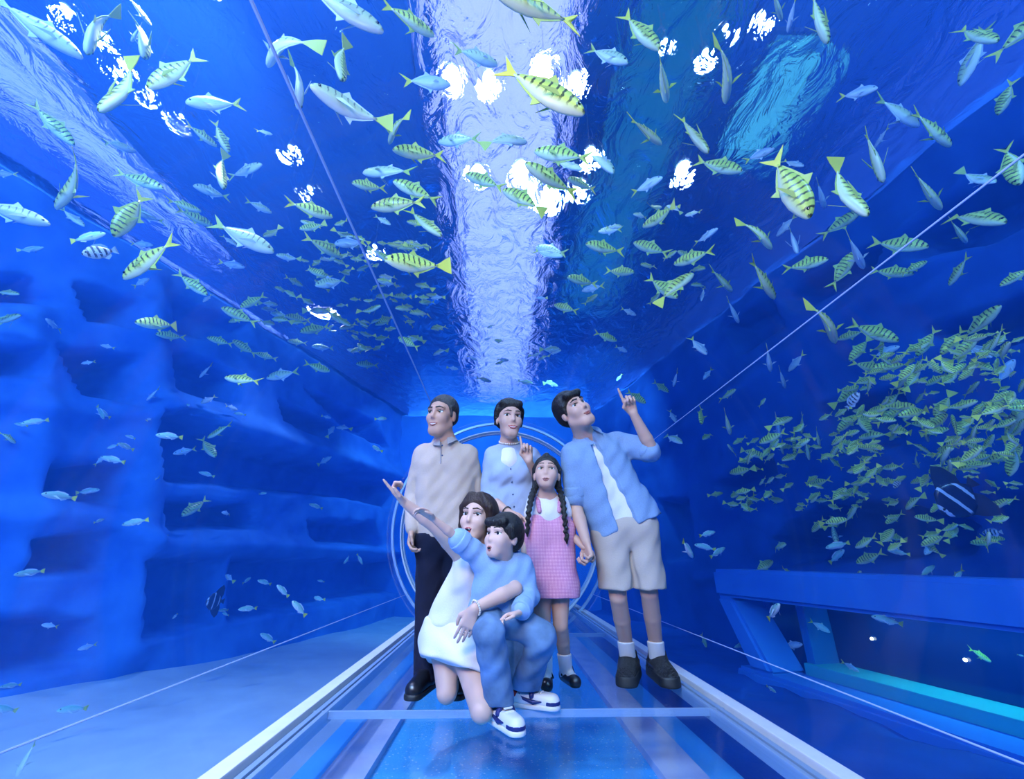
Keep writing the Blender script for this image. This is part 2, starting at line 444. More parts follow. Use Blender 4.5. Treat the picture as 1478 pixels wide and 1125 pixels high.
# ---------------------------------------------------------------- light gear above the water
M['sky_panel'] = lamp_mat('lavender_light_panel', (0.40, 0.42, 1.0), 1.7)
M['lavender_glow'] = lamp_mat('soft_lavender_glow', (0.26, 0.32, 1.0), 2.0)
M['lamp'] = lamp_mat('white_flood_lamp', (0.85, 0.9, 1.0), 110.0)
M['teal_dim'] = lamp_mat('dim_teal_glow', (0.04, 0.40, 0.9), 0.30)
M['teal_glow'] = lamp_mat('teal_patch_glow', (0.10, 0.55, 0.85), 0.8)
M['housing'] = mat('dark_lamp_housing', (0.02, 0.03, 0.06), 0.5)
PANELS = []
def glow_panel(name, x0, x1, y0, y1, z, m, label, group=None):
    PANELS.append((x0 - .15, x1 + .15, y0 - .15, y1 + .15, z))
    t = empty(name, ((x0 + x1) / 2, (y0 + y1) / 2, z))
    hx, hy = (x1 - x0) / 2, (y1 - y0) / 2
    bm = bmesh.new(); bm_box(bm, (-hx, -hy, 0), (hx, hy, 0.02)); from_bm('diffuser', bm, m, t)
    bm = bmesh.new(); bm_box(bm, (-hx - .04, -hy - .04, 0.02), (hx + .04, hy + .04, 0.10), .01); from_bm('housing', bm, M['housing'], t)
    for k in (-.8, .8):
        bm = bmesh.new(); bm_tube(bm, [(0, hy * k, .08), (0, hy * k, CEIL - z)], .012, n=6); from_bm('hanger', bm, M['housing'], t)
    tag(t, label, 'light panel', group)
glow_panel('glow_panel', -0.78, 0.72, 1.3, 13.1, 6.0, M['sky_panel'], 'long lavender light panel above the water over the walkway')
glow_panel('glow_panel', -6.0, -4.9, -2.0, 9.0, 5.7, M['lavender_glow'], 'long lavender glow over the rockwork frame')  # glowing panel where the lavender band lies on the water
glow_panel('glow_panel', 1.35, 2.3, 2.2, 8.0, 6.0, M['teal_dim'], 'dim wide teal glow added above the water beside the flood lamps')  # glowing panel added to tint this part of the water teal
glow_panel('glow_panel', 3.0, 3.6, 2.9, 4.3, 6.0, M['teal_glow'], 'short teal glow for the bright patch on the ripples')  # glowing panel that stands for the teal reflection on the ripples
def flood(px, py, r, label='white flood lamp glaring through the water surface', group='flood lamps above the water', z=5.4, sy=1.5):
    p = pixz(px, py, z); r *= .68
    t = empty('flood_lamp', p)
    bm = bmesh.new(); bmesh.ops.create_circle(bm, cap_ends=True, segments=16, radius=r)
    bmesh.ops.scale(bm, vec=(1, sy, 1), verts=bm.verts)
    o = from_bm('lens', bm, M['lamp'], t)
    bm = bmesh.new(); bmesh.ops.create_cone(bm, cap_ends=True, segments=16, radius1=r * 1.2, radius2=r * .7, depth=.12)
    bmesh.ops.scale(bm, vec=(1, sy, 1), verts=bm.verts)
    bmesh.ops.translate(bm, vec=(0, 0, .075), verts=bm.verts)
    from_bm('housing', bm, M['housing'], t)
    bm = bmesh.new(); bm_tube(bm, [(0, 0, .12), (0, 0, min([q[4] - z for q in PANELS if q[0] < p.x < q[1] and q[2] < p.y < q[3]] + [CEIL - z]))], .010, n=6); from_bm('hanger', bm, M['housing'], t)
    tag(t, label, 'lamp', group)
for fx, fy, fr in ((652, 108, .10), (706, 115, .10), (785, 96, .11), (830, 116, .09),
                   (690, 246, .10), (752, 246, .15), (852, 222, .10), (792, 284, .15), (838, 268, .10)):
    flood(fx, fy, fr)
for fx, fy, fr in ((176, 92, .045), (150, 52, .035), (95, 12, .04), (214, 128, .03), (420, 214, .045), (447, 272, .045), (541, 356, .05), (262, 168, .03)):
    flood(fx, fy, fr, 'small spot lamp glinting beside the slanting tunnel joint', 'spot lamps beside the tunnel joint')
for fx, fy, fr in ((985, 243, .12), (1018, 76, .04), (1047, 40, .035), (1100, 25, .04), (960, 60, .03)):
    flood(fx, fy, fr, 'small spot lamp glinting in teal ripples', 'spot lamps over the teal ripples')

# ---------------------------------------------------------------- the acrylic tube
def arc_strip(bm, r, a0, a1, y0, y1, n, ny=2, inner=True):
    """part of the tube; angles measured from straight up, positive towards +x"""
    G = []
    for j in range(ny):
        y = y0 + (y1 - y0) * j / (ny - 1)
        G.append([bm.verts.new((r * math.sin(a0 + (a1 - a0) * i / n), y, TZ + r * math.cos(a0 + (a1 - a0) * i / n))) for i in range(n + 1)])
    for j in range(ny - 1):
        for i in range(n):
            q = (G[j][i], G[j][i + 1], G[j + 1][i + 1], G[j + 1][i])
            bm.faces.new(q)
tube = empty('tunnel_glass', (0, 0, 0))
AJ = [R(-125), R(-33), R(67), R(125), R(235)]
for i in range(4):
    bm = bmesh.new(); arc_strip(bm, TR, AJ[i], AJ[i + 1], Y0, Y1, 40)
    me = bpy.data.meshes.new('panel'); bm.to_mesh(me); bm.free()
    # normals towards the axis
    if me.polygons[0].normal.dot(Vector((0, 0, TZ)) - Vector(me.polygons[0].center) * Vector((1, 0, 1))) < 0: me.flip_normals()
    link('panel', me, M['acrylic'], tube, smooth=True)
for a, w in ((R(-33), .007), (R(67), .0032), (R(-125), .0032), (R(125), .0028)):
    bm = bmesh.new()
    c = Vector((math.sin(a) * (TR - .004), 0, TZ + math.cos(a) * (TR - .004)))
    bm_tube(bm, [c + Vector((0, Y0, 0)), c + Vector((0, Y1, 0))], w, n=6)
    from_bm('joint', bm, M['seam'], tube)
tag(tube, 'clear acrylic tunnel tube with thin pale joints', 'tunnel', kind='structure')

# ring at the tunnel mouth
ring = empty('tunnel_ring', (0, Y1, TZ))
def torus(bm, r0, r1, y0, y1, n=72):
    prof = [(r0, y0), (r1, y0), (r1, y1), (r0, y1)]
    G = []
    for i in range(n):
        a = 2 * math.pi * i / n
        G.append([bm.verts.new((r * math.sin(a), y, r * math.cos(a))) for r, y in prof])
    for i in range(n):
        for k in range(4):
            bm.faces.new((G[i][k], G[i][(k + 1) % 4], G[(i + 1) % n][(k + 1) % 4], G[(i + 1) % n][k]))
bm = bmesh.new(); torus(bm, TR - .012, TR + .018, 0, .05); from_bm('outer_rim', bm, M['metal'], ring, smooth=False)
bm = bmesh.new(); torus(bm, TR - .10, TR - .085, .10, .18); from_bm('inner_rim', bm, M['rail'], ring)
bm = bmesh.new(); torus(bm, TR - .115, TR - .06, .20, .26); from_bm('flange', bm, M['metal'], ring)
tag(ring, 'round pale ring framing the far mouth of the tunnel', 'ring', kind='structure')
# the next stretch of tunnel
bm = bmesh.new(); arc_strip(bm, TR - .1, R(-180), R(180), Y1 + .3, 12.6, 64)
me = bpy.data.meshes.new('tunnel_glass_next'); bm.to_mesh(me); bm.free()
o = link('tunnel_glass', me, M['acrylic'], smooth=True)
tag(o, 'clear acrylic tube continuing beyond the round ring', 'tunnel', kind='structure')

# ---------------------------------------------------------------- walkway
FWL, FWR = -0.905, 1.11      # the two edges of the walkway
walk = empty('floor', (0, 0, 0))
M['floor_glass'] = acrylic('walkway_glass', (0.94, 0.97, 1.0), 0.04, 0.50, 4.5, rough=0.07, bump=0.05, scale=60)
ys = [Y0, 0.25, 2.41, 4.57, 6.73, 8.9, 11.05, 12.4]
for i in range(len(ys) - 1):
    bm = bmesh.new(); bm_box(bm, (FWL + .05, ys[i] + .005, -.02), (FWR - .05, ys[i + 1] - .005, 0))
    from_bm('glass_panel', bm, M['floor_glass'], walk)
    if i:
        bm = bmesh.new(); bm_box(bm, (FWL + .05, ys[i] - .005, -.03), (FWR - .05, ys[i] + .005, .001))
        from_bm('crossbar', bm, M['metal'], walk)
M['under'] = mat('azure_underfloor', (0.10, 0.52, 0.95), 0.6, vary=((0.07, 0.44, 0.92), (0.13, 0.58, 0.98)), scale=2.5)
M['beam'] = mat('pale_support_beam', (0.55, 0.62, 0.85), 0.7, vary=((0.42, 0.50, 0.76), (0.66, 0.72, 0.90)), scale=5)
def speckle():
    m = mat('speckled_blue_mat', (0.02, 0.20, 0.62), 0.5)
    nt = m.node_tree; b = nt.nodes['Principled BSDF']
    tc = nt.nodes.new('ShaderNodeTexCoord'); v = nt.nodes.new('ShaderNodeTexVoronoi'); v.inputs['Scale'].default_value = 38
    r = nt.nodes.new('ShaderNodeValToRGB')
    r.color_ramp.elements[0].position = 0.10; r.color_ramp.elements[0].color = (0.65, 0.85, 1.0, 1)
    r.color_ramp.elements[1].position = 0.24; r.color_ramp.elements[1].color = (0.08, 0.50, 0.95, 1)
    nt.links.new(tc.outputs['Object'], v.inputs['Vector']); nt.links.new(v.outputs['Distance'], r.inputs['Fac']); nt.links.new(r.outputs['Color'], b.inputs['Base Color'])
    return m
M['speck'] = speckle()
for x0, x1, m_, nm, zz in ((-.60, .75, M['speck'], 'bubble_mat', -.30), (-.80, -.60, M['beam'], 'support_beam', -.26), (.75, .95, M['beam'], 'support_beam', -.26), (-.98, -.80, M['under'], 'underfloor', -.31), (.95, 1.16, M['under'], 'underfloor', -.31)):
    bm = bmesh.new(); bm_box(bm, (x0, Y0, zz - .05), (x1, 12.4, zz)); from_bm(nm, bm, m_, walk)
tag(walk, 'glass walkway floor with crossbars and pale beams below', 'floor', kind='structure')
for s in (-1, 1):
    k = empty('kerb', (FWL if s < 0 else FWR, 3, 0))
    bm = bmesh.new(); bm_box(bm, (-.036, Y0 - 3, -.06), (.036, 12.4 - 3, .018), .006); from_bm('kerb_rail', bm, M['rail'], k)
    for dx, w in ((.075, .012), (.11, .010)):
        bm = bmesh.new(); bm_box(bm, (-s * dx - w, Y0 - 3, -.05), (-s * dx + w, 12.4 - 3, .006), .003); from_bm('frame_strip', bm, M['metal'], k)
    tag(k, 'white kerb rail along the walkway edge ' + ('over the pale sand' if s < 0 else 'beside the viewing window wall'), 'kerb', kind='structure')

# the body of water: the tank less the tunnel
def water_body():
    bm = bmesh.new()
    e = .02
    bm_box(bm, (TX0 + e, TY0 + e, SAND - .18), (TX1 - e, TY1 - e, SURF - .01))
    bmesh.ops.recalc_face_normals(bm, faces=bm.faces)
    n = 64
    A = []
    for y in (Y0 - 1.2, 12.9):
        A.append([bm.verts.new(((TR + .03) * math.sin(2 * math.pi * i / n), y, TZ + (TR + .03) * math.cos(2 * math.pi * i / n))) for i in range(n)])
    fs = [bm.faces.new((A[0][i], A[0][(i + 1) % n], A[1][(i + 1) % n], A[1][i])) for i in range(n)]
    fs += [bm.faces.new(A[0][::-1]), bm.faces.new(A[1])]
    bmesh.ops.recalc_face_normals(bm, faces=fs)
    bmesh.ops.reverse_faces(bm, faces=fs)
    me = bpy.data.meshes.new('tank_water'); bm.to_mesh(me); bm.free()
    return link('tank_water', me, M['water'])
tag(water_body(), 'clear blue water filling the tank around the tunnel', 'water', kind='structure')
# ---------------------------------------------------------------- smooth solid modelling for figures and clothes
def A3(v): return np.array((v[0], v[1], v[2]), dtype=np.float64)
def smin(a, b, k):
    if k <= 0: return np.minimum(a, b)
    h = np.maximum(k - np.abs(a - b), 0) / k
    return np.minimum(a, b) - h * h * k * 0.25
class Solid:
    """a list of blobs joined smoothly, cut by planes and roughened by folds"""
    def __init__(self): self.ops = []; self.cuts = []; self.fold = None; self.pts = []; self.nseal = None
    def seal(self):
        """what is added from here on is not trimmed by the cuts"""
        self.nseal = len(self.ops); return self
    def cap(self, a, b, ra, rb=None, k=.02, sub=False):
        rb = ra if rb is None else rb
        a, b = A3(a), A3(b); self.ops.append(('cap', a, b, ra, rb, k, sub))
        if not sub: self.pts += [(a, ra), (b, rb)]
        return self
    def chain(self, pts, rads, k=.02):
        for i in range(len(pts) - 1): self.cap(pts[i], pts[i + 1], rads[i], rads[i + 1], k if i == 0 else min(k, .006))
        return self
    def ell(self, c, r, rot=None, k=.02, sub=False):
        c = A3(c); r = np.array(r, float)
        m = np.eye(3) if rot is None else np.array(rot, float)     # columns: the blob's own axes
        self.ops.append(('ell', c, r, m, k, sub))
        if not sub: self.pts.append((c, float(r.max())))
        return self
    def cut(self, p, n, k=.0):
        """keep the side the normal points away from"""
        n = A3(n); n = n / np.linalg.norm(n); self.cuts.append((A3(p), n, k)); return self
    def __call__(self, P):
        d = np.full(len(P), 1e3)
        Q = P
        if self.fold:
            amp, fr, ph = self.fold
            x, y, z = P[:, 0] * fr, P[:, 1] * fr, P[:, 2] * fr
            w = np.sin(x * 1.3 + 2.1 * np.sin(z * .7 + ph) + y) * np.sin(z * 1.1 + 1.7 * np.sin(x * .8 + ph * 2)) + .5 * np.sin(x * 2.9 - z * 2.3 + y * 2 + ph)
        ns = len(self.ops) if self.nseal is None else self.nseal
        for i, o in enumerate(self.ops):
            if i == ns: d = self.trim(P, d)
            if o[0] == 'cap':
                _, a, b, ra, rb, k, sub = o
                c = (a + b) * .5; R2 = np.linalg.norm(b - a) * .5 + max(ra, rb) + .085
            else:
                c = o[1]; R2 = float(o[2].max()) + .085; k, sub = o[4], o[5]
            if len(P) > 64:
                ix = np.nonzero(((P - c) ** 2).sum(1) < R2 * R2)[0]
                if not len(ix): continue
                Q = P[ix]
            else: ix = slice(None); Q = P
            if o[0] == 'cap':
                ab = b - a; L = float(ab @ ab) + 1e-12
                pa = Q - a
                t = np.clip(pa @ ab / L, 0, 1)
                e = np.linalg.norm(pa - t[:, None] * ab, axis=1) - (ra + (rb - ra) * t)
            else:
                r, m = o[2], o[3]
                q = (Q - c) @ m
                k0 = np.linalg.norm(q / r, axis=1); k1 = np.linalg.norm(q / (r * r), axis=1) + 1e-9
                e = k0 * (k0 - 1.0) / k1
            d[ix] = -smin(-d[ix], e, k) if sub else smin(d[ix], e, k)
        if ns == len(self.ops): d = self.trim(P, d)
        if self.fold: d = d + amp * w
        return d
    def trim(self, P, d):
        for p, n, k in self.cuts:
            e = (P - p) @ n
            d = -smin(-d, -e, k) if k > 0 else np.maximum(d, e)
        return d
    def bounds(self, pad):
        lo = np.min([p - r for p, r in self.pts], axis=0) - pad; hi = np.max([p + r for p, r in self.pts], axis=0) + pad
        return lo, hi
def nets(f, lo, hi, h):
    """polygonise f = 0 on a grid of step h, looking closely only near the surface"""
    B = 4
    n = np.ceil((hi - lo) / (h * B)).astype(int) + 1
    H = h * B
    gx, gy, gz = [lo[i] + (np.arange(n[i]) + .5) * H for i in range(3)]
    C = np.stack(np.meshgrid(gx, gy, gz, indexing='ij'), -1).reshape(-1, 3)
    dc = f(C).reshape(n)
    act = np.abs(dc) < H * 1.6
    N = n * B
    D = np.repeat(np.repeat(np.repeat(np.where(dc < 0, -1.0, 1.0), B, 0), B, 1), B, 2)
    fa = np.repeat(np.repeat(np.repeat(act, B, 0), B, 1), B, 2)
    I = np.argwhere(fa)
    D[fa] = f(lo + (I + .0) * h)
    S = D < 0
    cnt = sum(S[i:N[0] - 1 + i, j:N[1] - 1 + j, k:N[2] - 1 + k].astype(np.int8) for i in (0, 1) for j in (0, 1) for k in (0, 1))
    cells = np.argwhere((cnt > 0) & (cnt < 8))
    if len(cells) == 0: return np.zeros((0, 3)), np.zeros((0, 4), int)
    acc = np.zeros((len(cells), 3)); w = np.zeros(len(cells))
    cor = [(i, j, k) for i in (0, 1) for j in (0, 1) for k in (0, 1)]
    V = [D[cells[:, 0] + c[0], cells[:, 1] + c[1], cells[:, 2] + c[2]] for c in cor]
    for a in range(8):
        for b in range(a + 1, 8):
            df = [abs(cor[a][q] - cor[b][q]) for q in range(3)]
            if sum(df) != 1: continue
            m = (V[a] < 0) != (V[b] < 0)
            t = V[a][m] / (V[a][m] - V[b][m])
            pa, pb = np.array(cor[a], float), np.array(cor[b], float)
            acc[m] += pa + t[:, None] * (pb - pa); w[m] += 1
    verts = lo + (cells + acc / w[:, None]) * h
    ids = np.full(N, -1, np.int64); ids[cells[:, 0], cells[:, 1], cells[:, 2]] = np.arange(len(cells))
    faces = []
    for ax in range(3):
        u, v = [(1, 2), (2, 0), (0, 1)][ax]
        s0 = [slice(1, N[q] - 1) for q in range(3)]; s1 = list(s0); s0[ax] = slice(0, N[ax] - 1); s1[ax] = slice(1, N[ax])
        E = np.argwhere(S[tuple(s0)] != S[tuple(s1)])
        off = np.array([1, 1, 1]); off[ax] = 0
        E = E + off
        du = np.zeros(3, int); du[u] = 1; dv = np.zeros(3, int); dv[v] = 1
        q = [E - du - dv, E - dv, E, E - du]
        F = np.stack([ids[x[:, 0], x[:, 1], x[:, 2]] for x in q], 1)
        neg = S[E[:, 0], E[:, 1], E[:, 2]]
        F[~neg] = F[~neg][:, ::-1]
        faces.append(F[(F >= 0).all(1)])
    return verts, np.concatenate(faces)
def relax(V, F, it=1, lam=.5):
    """smooth a quad mesh a little"""
    if not len(F): return V
    E = np.concatenate([F[:, [0, 1]], F[:, [1, 2]], F[:, [2, 3]], F[:, [3, 0]]]); E = np.concatenate([E, E[:, ::-1]])
    for _ in range(it):
        s = np.zeros_like(V); c = np.zeros(len(V))
        np.add.at(c, E[:, 0], 1)
        for q in range(3): s[:, q] = np.bincount(E[:, 0], weights=V[E[:, 1], q], minlength=len(V))
        V = V + lam * (s / np.maximum(c, 1)[:, None] - V)
    return V
def solid_obj(name, f, h, m, parent, it=1, pad=.02):
    lo, hi = f.bounds(pad)
    V, F = nets(f, lo, hi, h)
    V = relax(V, F, it)
    off = A3(parent.location) if parent is not None else 0
    me = bpy.data.meshes.new(name)
    me.from_pydata((V - off).tolist(), [], F.tolist()); me.update()
    return link(name, me, m, parent, smooth=True)

def frame(fwd, up):
    """columns: side, forward, up"""
    f = Vector(fwd).normalized(); u = Vector(up); u = (u - f * u.dot(f)).normalized(); s = f.cross(u)
    return np.array([[s.x, f.x, u.x], [s.y, f.y, u.y], [s.z, f.z, u.z]])

def skin_mat(name, c):
    m = mat(name, c, 0.5, spec=0.35)
    return m

# ------------------------------------------------ head
class Head:
    def __init__(self, c, fwd, up, s=1.0, child=False, fem=False):
        self.c = A3(c); self.M = frame(fwd, up); self.s = s; self.child = child; self.fem = fem
    def w(self, x, y, z): return self.c + self.M @ (np.array((x, y, z)) * self.s)
    def add(self, b):
        s, M, w = self.s, self.M, self.w
        ch = 1 if self.child else 0
        b.ell(w(0, -.018, .038), np.array((.076, .094, .082)) * s, M, .0)
        jz = -.040 if not ch else -.030
        b.ell(w(0, .024, jz), np.array((.059 + .004 * ch, .068, .080 - .010 * ch)) * s, M, .035 * s)
        b.cap(w(-.012, .066, -.098 + .016 * ch), w(.012, .066, -.098 + .016 * ch), .021 * s, k=.035 * s)
        if not self.fem and not ch:                       # firmer jaw
            for q in (-1, 1): b.cap(w(q * .052, -.004, -.055), w(q * .022, .055, -.096), .016 * s, .018 * s, .03 * s)
        for q in (-1, 1):
            b.ell(w(q * .036, .060, -.022), np.array((.026, .026, .026)) * s, M, .03 * s)      # cheek
            b.cap(w(q * .014, .083, .034), w(q * .046, .070, .034), .009 * s, .008 * s, .02 * s)  # brow
            b.ell(w(q * .033, .100, .012), np.array((.019, .020, .012)) * s, M, .014 * s, sub=True)
            b.ell(w(q * .074, -.012, -.004), np.array((.011, .019, .031)) * s, M, .008 * s)     # ear
        nl = .104 - .010 * ch - (.003 if self.fem else 0)
        b.cap(w(0, .084, .020), w(0, nl, -.020), .0075 * s, .0105 * s, .014 * s)
        for q in (-1, 1): b.cap(w(q * .008, nl - .012, -.025), w(q * .012, nl - .018, -.025), .0075 * s, k=.008 * s)
        b.cap(w(-.016, .080, -.056), w(.016, .080, -.056), .010 * s, k=.012 * s)
        b.cap(w(-.013, .078, -.066), w(.013, .078, -.066), .010 * s, k=.012 * s)
    def surf(self, f, x, z):
        """forward-most surface point of the face at local x, z"""
        if not hasattr(self, 'only'): self.only = Solid(); self.add(self.only)
        f = self.only
        y = .16
        P = self.w(x, y, z)
        for _ in range(30):
            d = float(f(P[None])[0])
            if d < .0008: break
            P = P - self.M[:, 1] * max(d * .8, .0004)
        return P
    def features(self, f, parent, mats, smile=0.0, open_=0.0, gaze=(0, 0)):
        s, M = self.s, self.M
        for q in (-1, 1):
            p = self.surf(f, q * .033, .011)
            e = Solid(); e.ell(p - M[:, 1] * .0045 * s, np.array((.0165, .0085, .0070 + (.0018 if self.child else 0))) * s, M, 0)
            o = solid_obj('eye', e, .0018 * s, mats['eyewhite'], parent, 0, .004)
            g = Solid(); g.ell(p + M[:, 1] * .0025 * s + M[:, 0] * gaze[0] * .005 * s + M[:, 2] * (gaze[1] * .003) * s, np.array((.0080, .0036, .0078)) * s, M, 0)
            i = solid_obj('iris', g, .0012 * s, mats['iris'], parent, 0, .003); i.parent = o
            i.location = (0, 0, 0)
            l = Solid(); pts = [self.surf(f, q * x, z) for x, z in ((.016, .015), (.033, .0205), (.050, .0155))]
            l.chain([t + M[:, 1] * .001 for t in pts], [.0022 * s] * 3, .002)
            solid_obj('eyelid', l, .0016 * s, mats['iris'], parent, 0, .004)
            bz = .036 + (.004 if self.child else 0)
            br = Solid(); pts = [self.surf(f, q * x, z) for x, z in ((.014, bz), (.032, bz + .004), (.052, bz - .002))]
            rr = .0032 if (self.fem or self.child) else .0046
            br.chain(pts, [rr * s, rr * s, rr * .5 * s], .003)
            solid_obj('eyebrow', br, .0018 * s, mats['brow'], parent, 0, .004)
        mw = .021 + .006 * smile - (.005 if open_ > .5 else 0) - (.003 if self.child else 0); mz = -.060
        up = [(-mw, mz + .005 * smile), (-mw * .4, mz + .0035), (0, mz + .002), (mw * .4, mz + .0035), (mw, mz + .005 * smile)]
        lo_ = [(-mw, mz + .005 * smile), (-mw * .45, mz - .006 - .007 * open_), (0, mz - .0085 - .009 * open_), (mw * .45, mz - .006 - .007 * open_), (mw, mz + .005 * smile)]
        L = Solid()
        for arr, r in ((up, .0040), (lo_, .0048)):
            L.chain([self.surf(f, x, z) - M[:, 1] * .0012 for x, z in arr], [r * .55 * s, r * s, r * s, r * s, r * .55 * s], .003)
        o = solid_obj('mouth', L, .0018 * s, mats['lip'], parent, 0, .005)
        if open_ > 0 or smile > .6:
            I = Solid(); dz = -.0025 - .003 * open_
            I.chain([self.surf(f, x * mw, mz + dz + abs(x) * .002) - M[:, 1] * .0005 for x in (-.65, -.3, 0, .3, .65)], [(.0026 + .003 * open_) * s] + [(.0036 + .003 * open_) * s] * 3 + [(.0026 + .003 * open_) * s], .002)
            t = solid_obj('teeth', I, .0014 * s, mats['teeth'] if smile > .6 else mats['iris'], parent, 0, .005); t.parent = o; t.location = (0, 0, 0)
    def hair(self, plane_pts, r=.010, extra=None, fold=(.0007, 70, 0), k=.02):
        """cap of hair: skull grown by r, trimmed along the hairline"""
        s, M, w = self.s, self.M, self.w
        h = Solid()
        h.ell(w(0, -.022, .042), np.array((.076 + r, .092 + r, .084 + r)) * s, M, 0)
        h.fold = (.0008 * s, fold[1] / s, fold[2])
        for p, n in plane_pts: h.cut(w(*p), M @ np.array(n), .030 * s)
        h.seal()
        return h

# ------------------------------------------------ hand
def hand(b, wrist, d, n, s=1.0, curl=(0.3, .3, .3, .3), thumb=.4, side=1, spread=1.0):
    """palm, four fingers and a thumb. d: towards the fingers, n: out of the palm, side: +1 puts the thumb at d x n"""
    d = A3(d); d /= np.linalg.norm(d); n = A3(n); n = n - d * (n @ d); n /= np.linalg.norm(n)
    t = np.cross(d, n) * side; w = A3(wrist)
    g = lambda x, y, z: w + (t * x + d * y + n * z) * s
    for x in (-.026, -.009, .009, .026):
        b.cap(g(x * .55, .012, 0), g(x, .078, 0), .0135 * s, .0115 * s, .012 * s)
    base = [(.029, .086), (.0095, .092), (-.0095, .088), (-.027, .078)]
    ln = [.074, .082, .076, .060]
    for i in range(4):
        c = curl[i]; p = g(base[i][0], base[i][1], 0); ang = 0.0; r = .0086 * (1 if i < 3 else .88)
        sp = (base[i][0] * 2.2 * spread) * (1 - min(1, c))
        for seg, fr in enumerate((.45, .32, .23)):
            ang += c * (1.25 if seg == 0 else 1.45 if seg == 1 else .9)
            dv = d * math.cos(ang) + n * math.sin(ang) + t * sp; dv /= np.linalg.norm(dv)
            q = p + dv * ln[i] * fr * s
            b.cap(p, q, r * s, r * .9 * s, .004 * s); p = q; r *= .9
    p0 = g(.020, .022, .004); p1 = g(.040 + .008 * (1 - thumb), .050, .010 + .014 * thumb)
    q = g(.044 - .020 * thumb + .012 * (1 - thumb), .078, .014 + .022 * thumb); e = g(.040 - .036 * thumb + .020 * (1 - thumb), .100 - .010 * thumb, .016 + .026 * thumb)
    b.cap(p0, p1, .0135 * s, .0105 * s, .010 * s); b.cap(p1, q, .0100 * s, .0090 * s, .004 * s); b.cap(q, e, .0090 * s, .0075 * s, .003 * s)
# ---------------------------------------------------------------- people
def cloth(name, c, vary=.03, scale=160, rough=.9, bump=.08):
    lo = tuple(max(0, x * (1 - vary)) for x in c); hi = tuple(min(1, x * (1 + vary)) for x in c)
    return mat(name, c, rough, vary=(lo, hi), bump=bump, scale=scale, spec=.2)
M['skin_a'] = skin_mat('tan_skin', (0.60, 0.35, 0.25)); M['skin_b'] = skin_mat('warm_skin', (0.68, 0.42, 0.32)); M['skin_c'] = skin_mat('light_skin', (0.74, 0.49, 0.40))
M['eyewhite'] = mat('eye_white', (0.85, 0.85, 0.86), .3); M['iris'] = mat('dark_eye', (0.012, 0.009, 0.008), .2)
def hair_mat(name, a, b):
    """fine strands running down the head"""
    m = mat(name, a, .5, vary=(a, b), bump=.35, scale=1.0, spec=.3); nt = m.node_tree
    tc = next(n for n in nt.nodes if n.type == 'TEX_COORD'); n = next(n for n in nt.nodes if n.type == 'TEX_NOISE')
    mp = nt.nodes.new('ShaderNodeMapping'); mp.inputs['Scale'].default_value = (230, 230, 34)
    nt.links.new(tc.outputs['Object'], mp.inputs['Vector']); nt.links.new(mp.outputs[0], n.inputs['Vector'])
    return m
M['hair_black'] = hair_mat('black_hair', (0.005, 0.0045, 0.005), (0.014, 0.012, 0.013)); M['hair_grey'] = hair_mat('greying_hair', (0.012, 0.012, 0.013), (0.07, 0.07, 0.075)); M['hair_brown'] = hair_mat('dark_brown_hair', (0.016, 0.008, 0.006), (0.045, 0.022, 0.016))
M['lip_r'] = mat('rose_lip', (0.42, 0.07, 0.08), .35); M['lip_n'] = mat('natural_lip', (0.36, 0.11, 0.09), .45)
M['teeth'] = mat('teeth', (0.88, 0.87, 0.84), .3)
M['beige'] = cloth('beige_knit', (0.58, 0.46, 0.38)); M['beige_dk'] = cloth('grey_beige_trim', (0.40, 0.36, 0.37)); M['navy_cloth'] = cloth('black_navy_cloth', (0.010, 0.012, 0.030))
M['cardigan'] = cloth('pale_blue_knit', (0.42, 0.52, 0.72)); M['white_cloth'] = cloth('white_cotton', (0.86, 0.85, 0.86)); M['denim'] = cloth('mid_blue_denim', (0.13, 0.27, 0.50), .25, 60)
M['pale_denim'] = cloth('pale_blue_denim', (0.15, 0.27, 0.46), .4, 9); M['chambray'] = cloth('chambray_blue', (0.24, 0.38, 0.60), .08); M['boy_blue'] = cloth('sky_blue_cotton', (0.30, 0.48, 0.76), .06)
M['shorts'] = cloth('stone_cotton', (0.54, 0.46, 0.40)); M['black_shoe'] = mat('black_leather', (0.010, 0.010, 0.013), .35); M['sole_b'] = mat('black_rubber', (0.006, 0.006, 0.008), .6)
M['sneaker_b'] = mat('black_mesh_fabric', (0.008, 0.008, 0.011), .75, vary=((0.003, 0.003, 0.005), (0.010, 0.010, 0.014)), bump=.8, scale=90)
M['lace'] = mat('charcoal_lace', (0.05, 0.05, 0.06), .8)
M['shoe_navy'] = mat('navy_leather', (0.012, 0.025, 0.16), .4); M['shoe_white'] = mat('white_leather', (0.86, 0.86, 0.88), .4); M['shoe_red'] = mat('red_leather', (0.5, 0.02, 0.03), .4)
M['pearl'] = mat('pearl', (0.88, 0.80, 0.70), .2, spec=.7); M['button_d'] = mat('blue_grey_button', (0.05, 0.09, 0.22), .3); M['button_p'] = mat('pink_button', (0.86, 0.42, 0.60), .3)
M['orange'] = cloth('orange_cotton', (0.75, 0.22, 0.06)); M['bead'] = mat('dark_bead', (0.03, 0.02, 0.02), .3)
